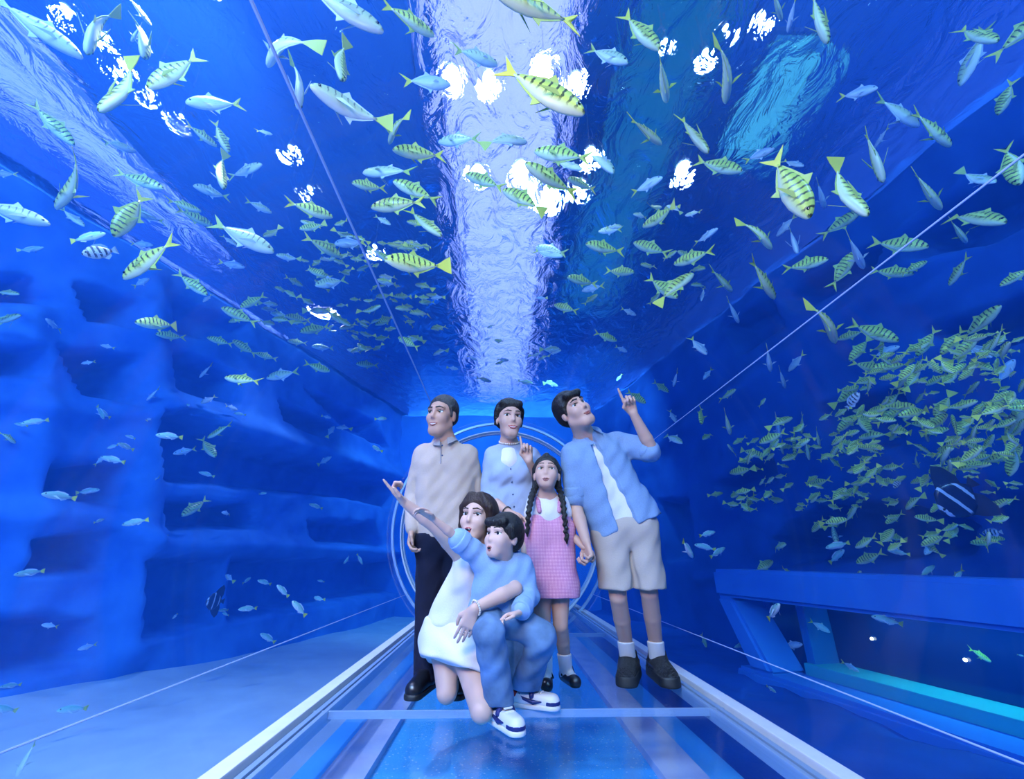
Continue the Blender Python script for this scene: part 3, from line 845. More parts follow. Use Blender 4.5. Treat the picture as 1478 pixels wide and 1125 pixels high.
def tweed():
    m = mat('pink_tweed', (0.84, 0.34, 0.52), .95); nt = m.node_tree; b = nt.nodes['Principled BSDF']; N = nt.nodes.new; L = nt.links.new
    tc = N('ShaderNodeTexCoord'); cols = []
    for d in ('X', 'Z'):
        w = N('ShaderNodeTexWave'); w.bands_direction = d; w.inputs['Scale'].default_value = 44; w.inputs['Distortion'].default_value = .8; w.inputs['Detail Scale'].default_value = 6
        L(tc.outputs['Object'], w.inputs['Vector']); cols.append(w)
    mu = N('ShaderNodeMath'); mu.operation = 'MULTIPLY'; L(cols[0].outputs['Fac'], mu.inputs[0]); L(cols[1].outputs['Fac'], mu.inputs[1])
    r = N('ShaderNodeValToRGB'); r.color_ramp.elements[0].color = (0.62, 0.20, 0.38, 1); r.color_ramp.elements[1].color = (0.95, 0.56, 0.68, 1)
    r.color_ramp.elements[0].position = .05; r.color_ramp.elements[1].position = .55
    L(mu.outputs[0], r.inputs['Fac']); L(r.outputs['Color'], b.inputs['Base Color'])
    return m
M['tweed'] = tweed()

def V3(a): return Vector((a[0], a[1], a[2]))
def mix(a, b, t): return A3(a) + (A3(b) - A3(a)) * t
def person(loc, label):
    o = empty('person', loc); return tag(o, label, 'person')
def build_body(J, s, head, hands, leg=1.0, arm=1.0, fem=False, feet=True):
    """one continuous figure through its joints"""
    b = Solid(); head.add(b)
    nb = A3(J['neck']); hb = head.w(0, -.022, -.075)
    b.cap(hb, nb, (.047 if fem else .056) * s, (.055 if fem else .066) * s, .035)
    SL, SR, HL, HR = (A3(J[k]) for k in ('sl', 'sr', 'hl', 'hr'))
    b.cap(mix(SL, SR, .1), mix(SL, SR, .9), .052 * s, k=.05); b.cap(nb, mix(SL, SR, .5) - (0, 0, .03), .06 * s, .07 * s, .05)
    for S, H, q in ((SL, HL, .30), (SR, HR, .30)):
        o = SR if S is SL else SL
        b.cap(mix(S, o, q) - (0, 0, .08 * s), H, .085 * s, .09 * s, .06)
    b.cap(HL, HR, .082 * s, k=.03)
    for k in 'lr':
        b.chain([J['s' + k], mix(J['s' + k], J['e' + k], .5), J['e' + k], mix(J['e' + k], J['w' + k], .35), J['w' + k]], [.046 * s * arm, .043 * s * arm, .035 * s * arm, .036 * s * arm, .0235 * s * arm], .025)
        b.chain([J['h' + k], mix(J['h' + k], J['k' + k], .4), J['k' + k], mix(J['k' + k], J['a' + k], .35), J['a' + k]], [.085 * s * leg, .072 * s * leg, .051 * s * leg, .050 * s * leg, .036 * s * leg], .045)
        if feet: b.cap(J['a' + k], mix(J['a' + k], J['t' + k], .7) * (1, 1, 0) + (0, 0, .034), .030 * s, .020 * s, .02)
        w, d, n, cu, th, sd, hs = hands[k]
        hand(b, w, d, n, hs, cu, th, sd)
    return b
def shoe(parent, name, ank, toe, mu, ms, s=1.0, collar=.03, chunky=1.0, sole=.026):
    """upper and sole standing on the floor"""
    a, t = A3(ank), A3(toe); d = (t - a) * (1, 1, 0); d = d / np.linalg.norm(d)
    heel = a - d * .035 * s; tip = a + d * .155 * s
    heel[2] = tip[2] = 0
    u = Solid()
    u.cap(heel + (0, 0, .046 * s), tip + (0, 0, .034 * s), .042 * s * chunky, .038 * s * chunky, .0)
    u.cap(a * (1, 1, 0) + (0, 0, .05 * s), a * (1, 1, 0) + (0, 0, .05 * s + collar), .044 * s, .040 * s, .03)
    u.cap(a * (1, 1, 0) + d * .03 * s + (0, 0, .075 * s), tip + (0, 0, .04 * s), .032 * s, .026 * s, .03)
    u.cut((0, 0, .022 * s), (0, 0, -1)); u.cut((0, 0, .052 * s + collar), (0, 0, 1), .006)
    U = solid_obj(name, u, .005, mu, parent)
    so = Solid(); so.cap(heel + (0, 0, .012 * s), tip + (0, 0, .012 * s), .047 * s * chunky, .043 * s * chunky, 0)
    so.cap(heel + (0, 0, sole * s), tip + (0, 0, sole * .7 * s), .046 * s * chunky, .042 * s * chunky, .004); so.cut((0, 0, sole * s), (0, 0, 1), .004); so.cut((0, 0, .001), (0, 0, -1))
    S = solid_obj('sole', so, .005, ms, parent); S.parent = U; S.location = (0, 0, 0)
    return U, heel, tip, d
def dots(name, parent, pts, r, m, under=None):
    for p in pts:
        bm = bmesh.new(); bmesh.ops.create_icosphere(bm, subdivisions=1, radius=r)
        off = parent.location if under is None else parent.location
        bmesh.ops.translate(bm, vec=V3(p) - off, verts=bm.verts)
        o = from_bm(name, bm, m, under or parent, smooth=True)
def front(f, p, d, start=.25):
    """first point of solid f met when coming from p + d*start towards p"""
    d = A3(d); d /= np.linalg.norm(d); P = A3(p) + d * start
    for _ in range(40):
        e = float(f(P[None])[0])
        if e < .001: break
        P = P - d * max(e * .8, .0008)
    return P
def collar(parent, nb, head, fwd, r, m, under, s=1.0, open_=.35, drop=.05):
    """folded collar round the neck, open in front with two points"""
    F = frame(fwd, A3(head.w(0, -.02, -.08)) - A3(nb)); nb = A3(nb); off = A3(parent.location); bm = bmesh.new()
    for sd in (-1, 1):
        T, B = [], []
        for i in range(12):
            a = open_ + (math.pi - open_) * i / 11; fr = max(0.0, 1 - i / 3.0)
            zt = (.030 - .016 * math.cos(a)) * s; dr = (.030 + drop * .55 * fr) * s; out = (.016 + .010 * fr) * s
            T.append(bm.verts.new(nb - off + F @ np.array((sd * math.sin(a) * r, math.cos(a) * r, zt))))
            sp = a - (.10 * fr)
            B.append(bm.verts.new(nb - off + F @ np.array((sd * math.sin(sp) * (r + out), math.cos(sp) * (r + out), zt - dr))))
        for i in range(11): bm.faces.new((T[i], T[i + 1], B[i + 1], B[i]))
    bmesh.ops.remove_doubles(bm, verts=bm.verts, dist=.0005)
    bmesh.ops.recalc_face_normals(bm, faces=bm.faces)
    bmesh.ops.solidify(bm, geom=list(bm.faces), thickness=.005)
    return from_bm('collar', bm, m, under, smooth=False)
FM = {'eyewhite': M['eyewhite'], 'iris': M['iris'], 'teeth': M['teeth']}

# ================================================================ grey-haired man in the beige polo shirt
def older_man():
    J = dict(neck=pix(643, 641, 2.83), sl=pix(612, 657, 2.86), sr=pix(675, 657, 2.86), el=pix(596, 716, 2.89), wl=pix(595, 766, 2.80), er=pix(688, 716, 2.92), wr=pix(688, 765, 2.86),
             hl=pix(625, 778, 2.87), hr=pix(662, 778, 2.87), kl=pix(619, 880, 2.85), kr=pix(660, 880, 2.86), al=pixz(615, 968, .09), ar=pixz(655, 968, .09))
    for k in 'lr': J['t' + k] = J['a' + k] + Vector((-.03 if k == 'l' else .03, -.15, -.05))
    p = person((J['al'].x + .08, J['al'].y, 0), 'grey-haired man standing in beige long-sleeved polo shirt and black trousers')
    H = Head(pix(638, 601, 2.76), (-.40, -.91, -.10), (.05, -.06, 1), 1.13)
    hands = {'l': (J['wl'], (0, -.25, -1), (1, -.2, 0), (.45, .5, .55, .6), .5, 1, 1.02), 'r': (J['wr'], (0, -.2, -1), (-1, 0, 0), (.4, .4, .4, .4), .5, -1, 1.0)}
    b = build_body(J, 1.05, H, hands)
    solid_obj('body', b, .0045, M['skin_a'], p)
    H.features(b, p, dict(FM, brow=M['hair_grey'], lip=M['lip_n']), smile=.8, gaze=(.5, .3))
    h = H.hair([((0, .078, .076), (0, .62, -.78)), ((0, -.02, -.03), (0, .45, -1.0))], .010)
    h.ell(H.w(0, -.055, -.010), np.array((.074, .045, .05)) * H.s, H.M, .02)
    [h.cap(H.w(q * .074, .026, .045), H.w(q * .073, .016, -.008), .012, .007, .015) for q in (-1, 1)]
    solid_obj('hair', h, .0042, M['hair_grey'], p)
    g = Solid(); SL, SR = A3(J['sl']), A3(J['sr'])
    g.cap(mix(SL, SR, .02), mix(SL, SR, .98), .066, k=.0); g.cap(J['neck'], mix(SL, SR, .5), .082, .09, .06)
    for S, Hh, o in ((SL, J['hl'], SR), (SR, J['hr'], SL)):
        g.cap(mix(S, o, .22) - (0, 0, .09), mix(Hh, J['hr'] if S is SL else J['hl'], .08), .112, .122, .07)
    for k in 'lr':
        g.chain([J['s' + k], mix(J['s' + k], J['e' + k], .5), J['e' + k], mix(J['e' + k], J['w' + k], .92)], [.068, .064, .056, .044], .03)
    g.fold = (0.0034, 22, .4)
    g.cut(mix(J['hl'], J['hr'], .5) - (0, 0, .02), (0, 0, -1), .012); g.cut(A3(J['neck']) + (0, 0, .035), (0, 0, 1), .01)
    sh = solid_obj('polo_shirt', g, .006, M['beige'], p)
    collar(p, A3(J['neck']) + (0, -.012, .0), H, (-.05, -1, .1), .072, M['beige_dk'], sh, 1.05)
    fr = A3(J['neck'])
    pl = Solid(); pts = [front(g, pix(639, y, 2.86), (0, -1, .15)) for y in (648, 662, 677)]
    pl.chain(pts, [.0055] * 3, .002); o = solid_obj('placket', pl, .003, M['beige_dk'], p); o.parent = sh; o.location = (0, 0, 0)
    dots('button', p, [front(g, pix(641, y, 2.86), (0, -1, .15)) for y in (652, 666)], .006, M['button_d'], sh)
    for k in 'lr':
        c = Solid(); a, e = mix(J['e' + k], J['w' + k], .86), mix(J['e' + k], J['w' + k], .95); c.cap(a, e, .043, .040); o = solid_obj('cuff', c, .005, M['beige'], p); o.parent = sh; o.location = (0, 0, 0)
    t = Solid()
    for k in 'lr':
        t.chain([J['h' + k], J['k' + k], J['a' + k] + Vector((0, 0, -.03))], [.108, .080, .066], .03)
    t.cap(J['hl'], J['hr'], .115, k=.05); t.fold = (0.0030, 18, 1.2)
    t.cut((0, 0, .045), (0, 0, -1)); t.cut(mix(J['hl'], J['hr'], .5) + (0, 0, .03), (0, 0, 1))
    solid_obj('trousers', t, .007, M['navy_cloth'], p)
    for k in 'lr': shoe(p, 'shoe', J['a' + k], J['t' + k], M['black_shoe'], M['sole_b'], 1.08, .05)
older_man()

# ================================================================ older woman in the pale blue cardigan
def older_woman():
    J = dict(neck=pix(735, 643, 2.82), sl=pix(712, 659, 2.86), sr=pix(766, 659, 2.86), el=pix(703, 716, 2.86), wl=pix(732, 739, 2.68), er=pix(784, 704, 2.82), wr=pix(763, 666, 2.64),
             hl=pix(721, 778, 2.88), hr=pix(755, 778, 2.88), kl=pix(724, 880, 2.88), kr=pix(757, 880, 2.88))
    for k, x in (('l', 728), ('r', 758)): J['a' + k] = pixz(x, 968, .09); J['t' + k] = J['a' + k] + Vector((0, -.14, -.05))
    p = person((J['al'].x + .06, J['al'].y, 0), 'woman in pale blue cardigan and pearl necklace, raising one finger')
    H = Head(pix(735, 606, 2.74), (.24, -.96, -.10), (.02, -.06, 1), 1.08, fem=True)
    hands = {'l': (J['wl'], (.95, -.15, -.45), (-.2, -.4, -.8), (.25, .25, .3, .3), .3, -1, .98), 'r': (J['wr'], (-.12, -.06, 1), (-.25, -1, 0), (.02, 1.0, 1.0, 1.0), .95, -1, 1.0)}
    b = build_body(J, .95, H, hands, fem=True)
    solid_obj('body', b, .0045, M['skin_b'], p)
    H.features(b, p, dict(FM, brow=M['hair_black'], lip=M['lip_r']), smile=.9, gaze=(.6, .3))
    h = H.hair([((0, .082, .074), (0, .66, -.75)), ((0, -.02, -.03), (0, .5, -1.0))], .016, fold=(.004, 80, 1))
    h.ell(H.w(0, -.070, .012), np.array((.078, .055, .07)) * H.s, H.M, .02)
    h.cap(H.w(-.05, .045, .095), H.w(.055, .045, .092), .024, k=.02)
    for q in (-1, 1): h.cap(H.w(q * .076, .010, .06), H.w(q * .080, -.020, -.03), .016, .012, .02)
    solid_obj('hair', h, .0045, M['hair_black'], p)
    g = Solid(); SL, SR = A3(J['sl']), A3(J['sr'])
    g.cap(mix(SL, SR, .04), mix(SL, SR, .96), .060, k=0); g.cap(J['neck'], mix(SL, SR, .5), .07, .08, .06)
    for S, Hh, o in ((SL, J['hl'], SR), (SR, J['hr'], SL)):
        g.cap(mix(S, o, .24) - (0, 0, .08), mix(mix(S, o, .28), Hh, .55), .103, .092, .07); g.cap(mix(mix(S, o, .28), Hh, .55), mix(Hh, S, .12), .092, .104, .06)
        g.ell(mix(S, o, .27) + (0, -.075, -.13), (.062, .055, .058), None, .05)
    for k, e in (('l', .35), ('r', .2)):
        g.chain([J['s' + k], mix(J['s' + k], J['e' + k], .5), J['e' + k], mix(J['e' + k], J['w' + k], e)], [.060, .058, .050, .046], .03)
    g.fold = (0.0026, 26, 2.0)
    g.cut(mix(J['hl'], J['hr'], .5) + (0, 0, .045), (0, 0, -1), .012); g.cut(A3(J['neck']) + (0, .02, .018), (0, -.25, 1), .012)
    base = Solid(); base.ops = list(g.ops); base.pts = list(g.pts)
    # v neck
    n0 = A3(J['neck'])
    g.cap(n0 + (-.0, -.07, .055), n0 + (0, -.118, -.055), .056, .006, .006, sub=True)
    sh = solid_obj('cardigan', g, .0055, M['cardigan'], p)
    v = Solid(); v.cap(n0 + (0, .01, -.02), n0 + (0, -.012, -.12), .070, .075); v.cut(n0 + (0, -.05, -.022), (0, -.3, 1), .01); solid_obj('white_top', v, .006, M['white_cloth'], p)
    dots('button', p, [front(base, pix(735 + i * 1.6, 668 + i * 17, 2.86), (0, -1, .1)) for i in range(5)], .0062, M['button_d'], sh)
    pr = []
    for i in range(30):
        a = 2 * math.pi * i / 30; q = n0 + (math.sin(a) * .066, -.012 + math.cos(a) * -.064, .020 - .030 * math.cos(a))
        pr.append(q)
    nk = empty('pearl_necklace', p.location); nk.parent = p; nk.location = (0, 0, 0)
    bm = bmesh.new()
    for q in pr:
        r = bmesh.ops.create_icosphere(bm, subdivisions=1, radius=.0068); bmesh.ops.translate(bm, vec=V3(q) - p.location, verts=r['verts'])
    from_bm('pearl_strand', bm, M['pearl'], p, smooth=True); bpy.data.objects.remove(nk)
    bl = Solid(); w = A3(J['wl']); dd = A3(J['wl'] - J['el']); dd /= np.linalg.norm(dd); FF = frame(dd, (0, 0, 1))
    ring_ = [w + FF @ np.array((math.cos(a) * .029, -.005, math.sin(a) * .029)) for a in np.linspace(0, 2 * math.pi, 15)]
    bl.chain(ring_, [.0045] * 15, .001); solid_obj('bracelet', bl, .003, M['bead'], p)
    t = Solid()
    for k in 'lr': t.chain([J['h' + k], J['k' + k], J['a' + k] + Vector((0, 0, -.03))], [.102, .080, .075], .03)
    t.cap(J['hl'], J['hr'], .108, k=.05); t.fold = (0.0030, 18, .2); t.cut((0, 0, .04), (0, 0, -1)); t.cut(mix(J['hl'], J['hr'], .5) + (0, 0, .10), (0, 0, 1))
    solid_obj('trousers', t, .007, M['pale_denim'], p)
    for k in 'lr': shoe(p, 'shoe', J['a' + k], J['t' + k], M['shoe_white'], M['shoe_white'], .95, .05)
older_woman()

# ================================================================ young man in the open chambray shirt
def young_man():
    J = dict(neck=pix(846, 633, 2.68), sl=pix(828, 658, 2.66), sr=pix(893, 640, 2.74), el=pix(832, 735, 2.68), wl=pix(846, 782, 2.56), er=pix(943, 653, 2.60), wr=pix(914, 597, 2.50),
             hl=pix(882, 768, 2.72), hr=pix(921, 763, 2.72), kl=pix(892, 862, 2.70), kr=pix(937, 856, 2.70), al=pixz(907, 950, .10), ar=pixz(949, 950, .10))
    for k, dx in (('l', -.06), ('r', -.01)): J['t' + k] = J['a' + k] + Vector((dx, -.16, -.06))
    p = person((J['al'].x + .08, J['al'].y, 0), 'young man in open blue shirt and stone shorts pointing upwards, holding a girl\'s hand')
    H = Head(pix(828, 594, 2.56), (.34, -.90, .20), (-.50, -.02, .86), 1.08)
    dR = pix(905, 572, 2.47) - J['wr']
    hands = {'l': (J['wl'], (.12, -.25, -1), (-1, -.3, -.1), (.75, .8, .8, .8), .6, 1, 1.06), 'r': (J['wr'], dR, (-.3, -1, .1), (.03, 1.0, 1.0, 1.0), .95, -1, 1.08)}
    b = build_body(J, 1.04, H, hands, leg=.92, arm=1.05)
    solid_obj('body', b, .0045, M['skin_b'], p)
    H.features(b, p, dict(FM, brow=M['hair_black'], lip=M['lip_n']), smile=.5, gaze=(.4, .6))
    h = H.hair([((0, .088, .066), (0, .66, -.75)), ((0, -.02, -.025), (0, .5, -1.0))], .015, fold=(.003, 70, 2))
    h.ell(H.w(0, -.060, .0), np.array((.080, .056, .07)) * H.s, H.M, .02)
    h.cap(H.w(-.052, .066, .082), H.w(.05, .070, .080), .020, k=.02)
    [h.cap(H.w(q * .075, .026, .045), H.w(q * .074, .018, -.005), .013, .007, .015) for q in (-1, 1)]
    solid_obj('hair', h, .0045, M['hair_black'], p)
    SL, SR = A3(J['sl']), A3(J['sr']); HLc, HRc = A3(J['hl']), A3(J['hr'])
    def torso(g, dr, low):
        g.cap(mix(SL, SR, .04), mix(SL, SR, .96), .062 + dr, k=0); g.cap(J['neck'], mix(SL, SR, .5), .072 + dr, .085 + dr, .06)
        for S, Hh, o, oh in ((SL, HLc, SR, HRc), (SR, HRc, SL, HLc)):
            g.cap(mix(S, o, .25) - (0, 0, .09), mix(Hh, oh, .05) + (0, 0, low), .103 + dr, .106 + dr * 1.5, .07)
    te = Solid(); torso(te, 0, .0); te.fold = (0.0019, 22, 1); te.cut(mix(HLc, HRc, .5) + (0, 0, .02), (0, 0, -1), .01); te.cut(A3(J['neck']) + (0, 0, .012), (-.1, -.2, 1), .01)
    solid_obj('white_tee', te, .0065, M['white_cloth'], p)
    g = Solid(); torso(g, .016, .0)
    for k, e in (('r', .92), ('l', .78)):
        g.chain([J['s' + k], mix(J['s' + k], J['e' + k], .5), mix(J['s' + k], J['e' + k], e)], [.078, .074, .066], .035)
    g.fold = (0.0038, 20, .9)
    hm = mix(HLc, HRc, .5); ha, hb_ = A3(pix(850, 786, 2.6)), A3(pix(950, 744, 2.65)); hd = hb_ - ha; g.cut(ha, (hd[2], 0, -hd[0]), .008); g.cap(HRc + (.0, 0, .15), HRc + (.075, -.01, .02), .10, .095, .06); g.cut(A3(J['neck']) + (0, 0, .03), (-.1, .0, 1), .01)
    base = Solid(); base.ops = list(g.ops); base.pts = list(g.pts)
    # the open front
    f0 = [front(base, pix(x, y, 2.72), (0, -1, .1)) for x, y in ((847, 640), (862, 672), (880, 715), (902, 772))]
    for (a, c), r in zip(zip(f0, f0[1:]), ((.020, .034), (.034, .052), (.052, .066))):
        g.cap(a + (0, -.005, 0), c + (0, -.005, 0), r[0], r[1], .004, sub=True)
    sh = solid_obj('open_shirt', g, .0055, M['chambray'], p)
    collar(p, A3(J['neck']) + (0, -.008, .0), H, (.15, -1, .1), .082, M['chambray'], sh, 1.08, .5, .07)
    for k, e in (('r', .88), ('l', .74)):
        c = Solid(); c.cap(mix(J['s' + k], J['e' + k], e - .09), mix(J['s' + k], J['e' + k], e + .03), .074, .070); c.cut(mix(J['s' + k], J['e' + k], e + .05), A3(J['e' + k]) - A3(J['s' + k]), .004)
        c.cut(mix(J['s' + k], J['e' + k], e - .12), A3(J['s' + k]) - A3(J['e' + k]), .004); c.fold = (0.0015, 30, 1)
        o = solid_obj('rolled_cuff', c, .005, M['chambray'], p); o.parent = sh; o.location = (0, 0, 0)
    t = Solid()
    for k in 'lr': t.chain([J['h' + k], mix(J['h' + k], J['k' + k], .5), J['k' + k]], [.112, .106, .104], .02)
    t.cap(HLc, HRc, .116, k=.05); t.fold = (0.0038, 18, 2.2)
    t.cut(mix(J['kl'], J['kr'], .5) + (0, 0, .03), (0, 0, -1), .006); t.cut(hm + (0, 0, .09), (0, 0, 1))
    for yy in (-.13, -.065, 0, .065): t.cap(mix(HLc, HRc, .5) + (0, yy, -.13), mix(J['kl'], J['kr'], .5) + (0, yy, -.02), .004, .030, .02, sub=True)
    solid_obj('shorts', t, .006, M['shorts'], p)
    for k in 'lr':
        s_ = Solid(); s_.cap(J['a' + k] + Vector((0, 0, -.04)), mix(J['a' + k], J['k' + k], .33), .047, .049, 0); s_.cut(A3(J['a' + k]) + (0, 0, .10), (0, 0, 1), .004); solid_obj('sock', s_, .005, M['white_cloth'], p)
        U, heel, tip, d = shoe(p, 'chunky_sneaker', J['a' + k], J['t' + k], M['sneaker_b'], M['sole_b'], 1.30, .075, 1.08, .042)
        sd = np.cross(d, (0, 0, 1)); lc = Solid()
        for i in range(4):
            c = heel + d * (.105 + .026 * i) + (0, 0, .138 - .017 * i); lc.cap(c - sd * .030 - (0, 0, .010), c, .006, k=0); lc.cap(c, c + sd * .030 - (0, 0, .010), .006, k=0)
        lc.cap(heel + d * .095 + (0, 0, .115), heel + d * .085 + (0, 0, .165), .016, .013, .004)
        o = solid_obj('laces', lc, .004, M['lace'], p); o.parent = U; o.location = (0, 0, 0)
        for q in (-1, 1):
            ov = Solid(); c = heel + sd * q * .052; ov.chain([c + d * .02 + (0, 0, .085), c + d * .09 + (0, 0, .062), c + d * .16 + (0, 0, .060) - sd * q * .006], [.012, .014, .010], .004)
            o = solid_obj('side_overlay', ov, .0045, M['black_shoe'], p); o.parent = U; o.location = (0, 0, 0)
young_man()

# ================================================================ girl in the pink pinafore
def girl():
    J = dict(neck=pix(790, 717, 2.645), sl=pix(771, 728, 2.66), sr=pix(810, 727, 2.66), el=pix(759, 772, 2.67), wl=pix(756, 808, 2.62), er=pix(826, 773, 2.66), wr=pix(841, 790, 2.57),
             hl=pix(780, 818, 2.67), hr=pix(808, 818, 2.67), kl=pix(784, 905, 2.66), kr=pix(809, 903, 2.66), al=pixz(788, 968, .07), ar=pixz(817, 964, .07))
    for k, dx in (('l', -.01), ('r', .03)): J['t' + k] = J['a' + k] + Vector((dx, -.12, -.04))
    p = person((J['al'].x + .05, J['al'].y, 0), 'girl with long braids in pink pinafore and white top looking up')
    H = Head(pix(789, 686, 2.60), (-.14, -.96, .20), (.06, .18, 1), .97, child=True, fem=True)
    hands = {'l': (J['wl'], (.02, -.1, -1), (1, 0, 0), (.35, .4, .4, .45), .4, 1, .76), 'r': (J['wr'], (.85, -.15, -.5), (.1, -.2, -1), (.6, .6, .6, .6), .4, 1, .72)}
    b = build_body(J, .74, H, hands, leg=1.06, arm=.86, fem=True)
    solid_obj('body', b, .004, M['skin_b'], p)
    H.features(b, p, dict(FM, brow=M['hair_black'], lip=M['lip_n']), smile=.1, open_=.25, gaze=(-.3, .7))
    h = H.hair([((0, .084, .072), (0, .74, -.68)), ((0, -.03, -.04), (0, .6, -1.0))], .009, fold=(.0015, 80, 0))
    h.ell(H.w(0, -.060, .005), np.array((.076, .048, .06)) * H.s, H.M, .02)
    h.cap(H.w(0, .035, .118), H.w(.01, -.01, .132), .016, k=.02)
    for q in (-1, 1): h.cap(H.w(q * .075, -.012, .04), H.w(q * .070, -.045, -.06), .016, .022, .02)
    hair = solid_obj('hair', h, .0042, M['hair_black'], p)
    for q, path in ((-1, [(773, 703, 2.62), (767, 718, 2.555), (763, 740, 2.545), (761, 767, 2.56)]), (1, [(806, 702, 2.64), (812, 722, 2.57), (815, 748, 2.55), (818, 778, 2.56)])):
        br = Solid(); P_s = [A3(pix(*c)) for c in path]; dense = []
        for i in range(len(P_s) - 1):
            for f in np.linspace(0, 1, 6, endpoint=False): dense.append(mix(P_s[i], P_s[i + 1], f))
        dense.append(P_s[-1])
        for i, c in enumerate(dense):
            r = .019 * (1 - .35 * i / len(dense)); sgn = 1 if i % 2 else -1
            br.ell(c + (sgn * .004, 0, 0), (r, r * .9, r * .95), None, .006)
        br.cap(dense[-1], dense[-1] - (0, 0, .03), .010, .004, .01)
        o = solid_obj('braid', br, .004, M['hair_black'], p); o.parent = hair; o.location = (0, 0, 0)
    SL, SR = A3(J['sl']), A3(J['sr']); HLc, HRc = A3(J['hl']), A3(J['hr']); n0 = A3(J['neck'])
    te = Solid(); te.cap(mix(SL, SR, .05), mix(SL, SR, .95), .045, k=0); te.cap(n0, mix(SL, SR, .5) - (0, 0, .05), .052, .07, .04)
    for S, Hh, o in ((SL, HLc, SR), (SR, HRc, SL)): te.cap(mix(S, o, .3) - (0, 0, .05), mix(S, Hh, .5), .072, .07, .05)
    for k in 'lr': te.cap(J['s' + k], mix(J['s' + k], J['e' + k], .3), .048, .048, .02)
    te.fold = (0.0015, 30, 1); te.cut(n0 + (0, 0, .012), (0, -.25, 1), .008)
    solid_obj('white_top', te, .0055, M['white_cloth'], p)
    d = Solid(); mid = mix(SL, SR, .5)
    for S, Hh, o in ((SL, HLc, SR), (SR, HRc, SL)):
        d.cap(mix(S, o, .32) - (0, 0, .06), mix(S, Hh, .45), .070, .074, .06); d.cap(mix(S, Hh, .45), A3(Hh) - (0, 0, .12), .080, .096, .06); d.cap(A3(Hh) - (0, 0, .12), mix(Hh, A3(J['k' + ('l' if S is SL else 'r')]), .75), .096, .096, .06)
    d.fold = (0.0019, 16, .5); d.cut(mid - (0, 0, .055), (0, 0, 1), .006); d.cut((0, 0, pix(795, 864, 2.6).z), (0, 0, -1), .004)
    dr = solid_obj('pinafore', d, .0055, M['tweed'], p)
    for x0, x1 in ((774, 777), (808, 805)):
        stp = Solid(); pts = [front(te, pix(x1, 742, 2.66), (0, -1, .1)), front(te, pix((x0 + x1) / 2, 732, 2.66), (0, -1, .3)), A3(pix(x0, 719, 2.645)), A3(pix(x0, 724, 2.72))]
        stp.chain([q + (0, -.004, .002) for q in pts], [.014, .014, .013, .013], .004); o = solid_obj('strap', stp, .0045, M['tweed'], p); o.parent = dr; o.location = (0, 0, 0)
    dots('button', p, [front(d, pix(777, 742, 2.66), (0, -1, .1)) + (0, -.004, 0)], .017, M['button_p'], dr)
    for k in 'lr':
        s_ = Solid(); s_.cap(J['a' + k] + Vector((0, -.0, -.03)), mix(J['a' + k], J['k' + k], .4), .036, .042, 0); s_.cap(J['a' + k] + Vector((0, 0, -.03)), J['t' + k] + Vector((0, .04, .0)), .033, .028, .02); s_.cut(A3(J['a' + k]) + (0, 0, .085), (0, 0, 1), .004)
        solid_obj('sock', s_, .0045, M['white_cloth'], p)
        a = A3(J['a' + k]) * (1, 1, 0); t = A3(J['t' + k]) * (1, 1, 0); dv = (t - a) / np.linalg.norm(t - a)
        u = Solid(); u.cap(a - dv * .02 + (0, 0, .03), a + dv * .125 + (0, 0, .026), .037, .034); u.cut((0, 0, .002), (0, 0, -1))
        u.cap(a + dv * .03 + (0, 0, .075), a + dv * .075 + (0, 0, .064), .034, .030, .004, sub=True)
        U = solid_obj('buckle_shoe', u, .0045, M['black_shoe'], p)
        sd = np.cross(dv, (0, 0, 1)); st = Solid(); st.chain([a + dv * .025 + sd * .036 + (0, 0, .042), a + dv * .035 + sd * .02 + (0, 0, .078), a + dv * .035 - sd * .02 + (0, 0, .078), a + dv * .025 - sd * .036 + (0, 0, .042)], [.008] * 4, .004)
        o = solid_obj('strap', st, .004, M['black_shoe'], p); o.parent = U; o.location = (0, 0, 0)
girl()

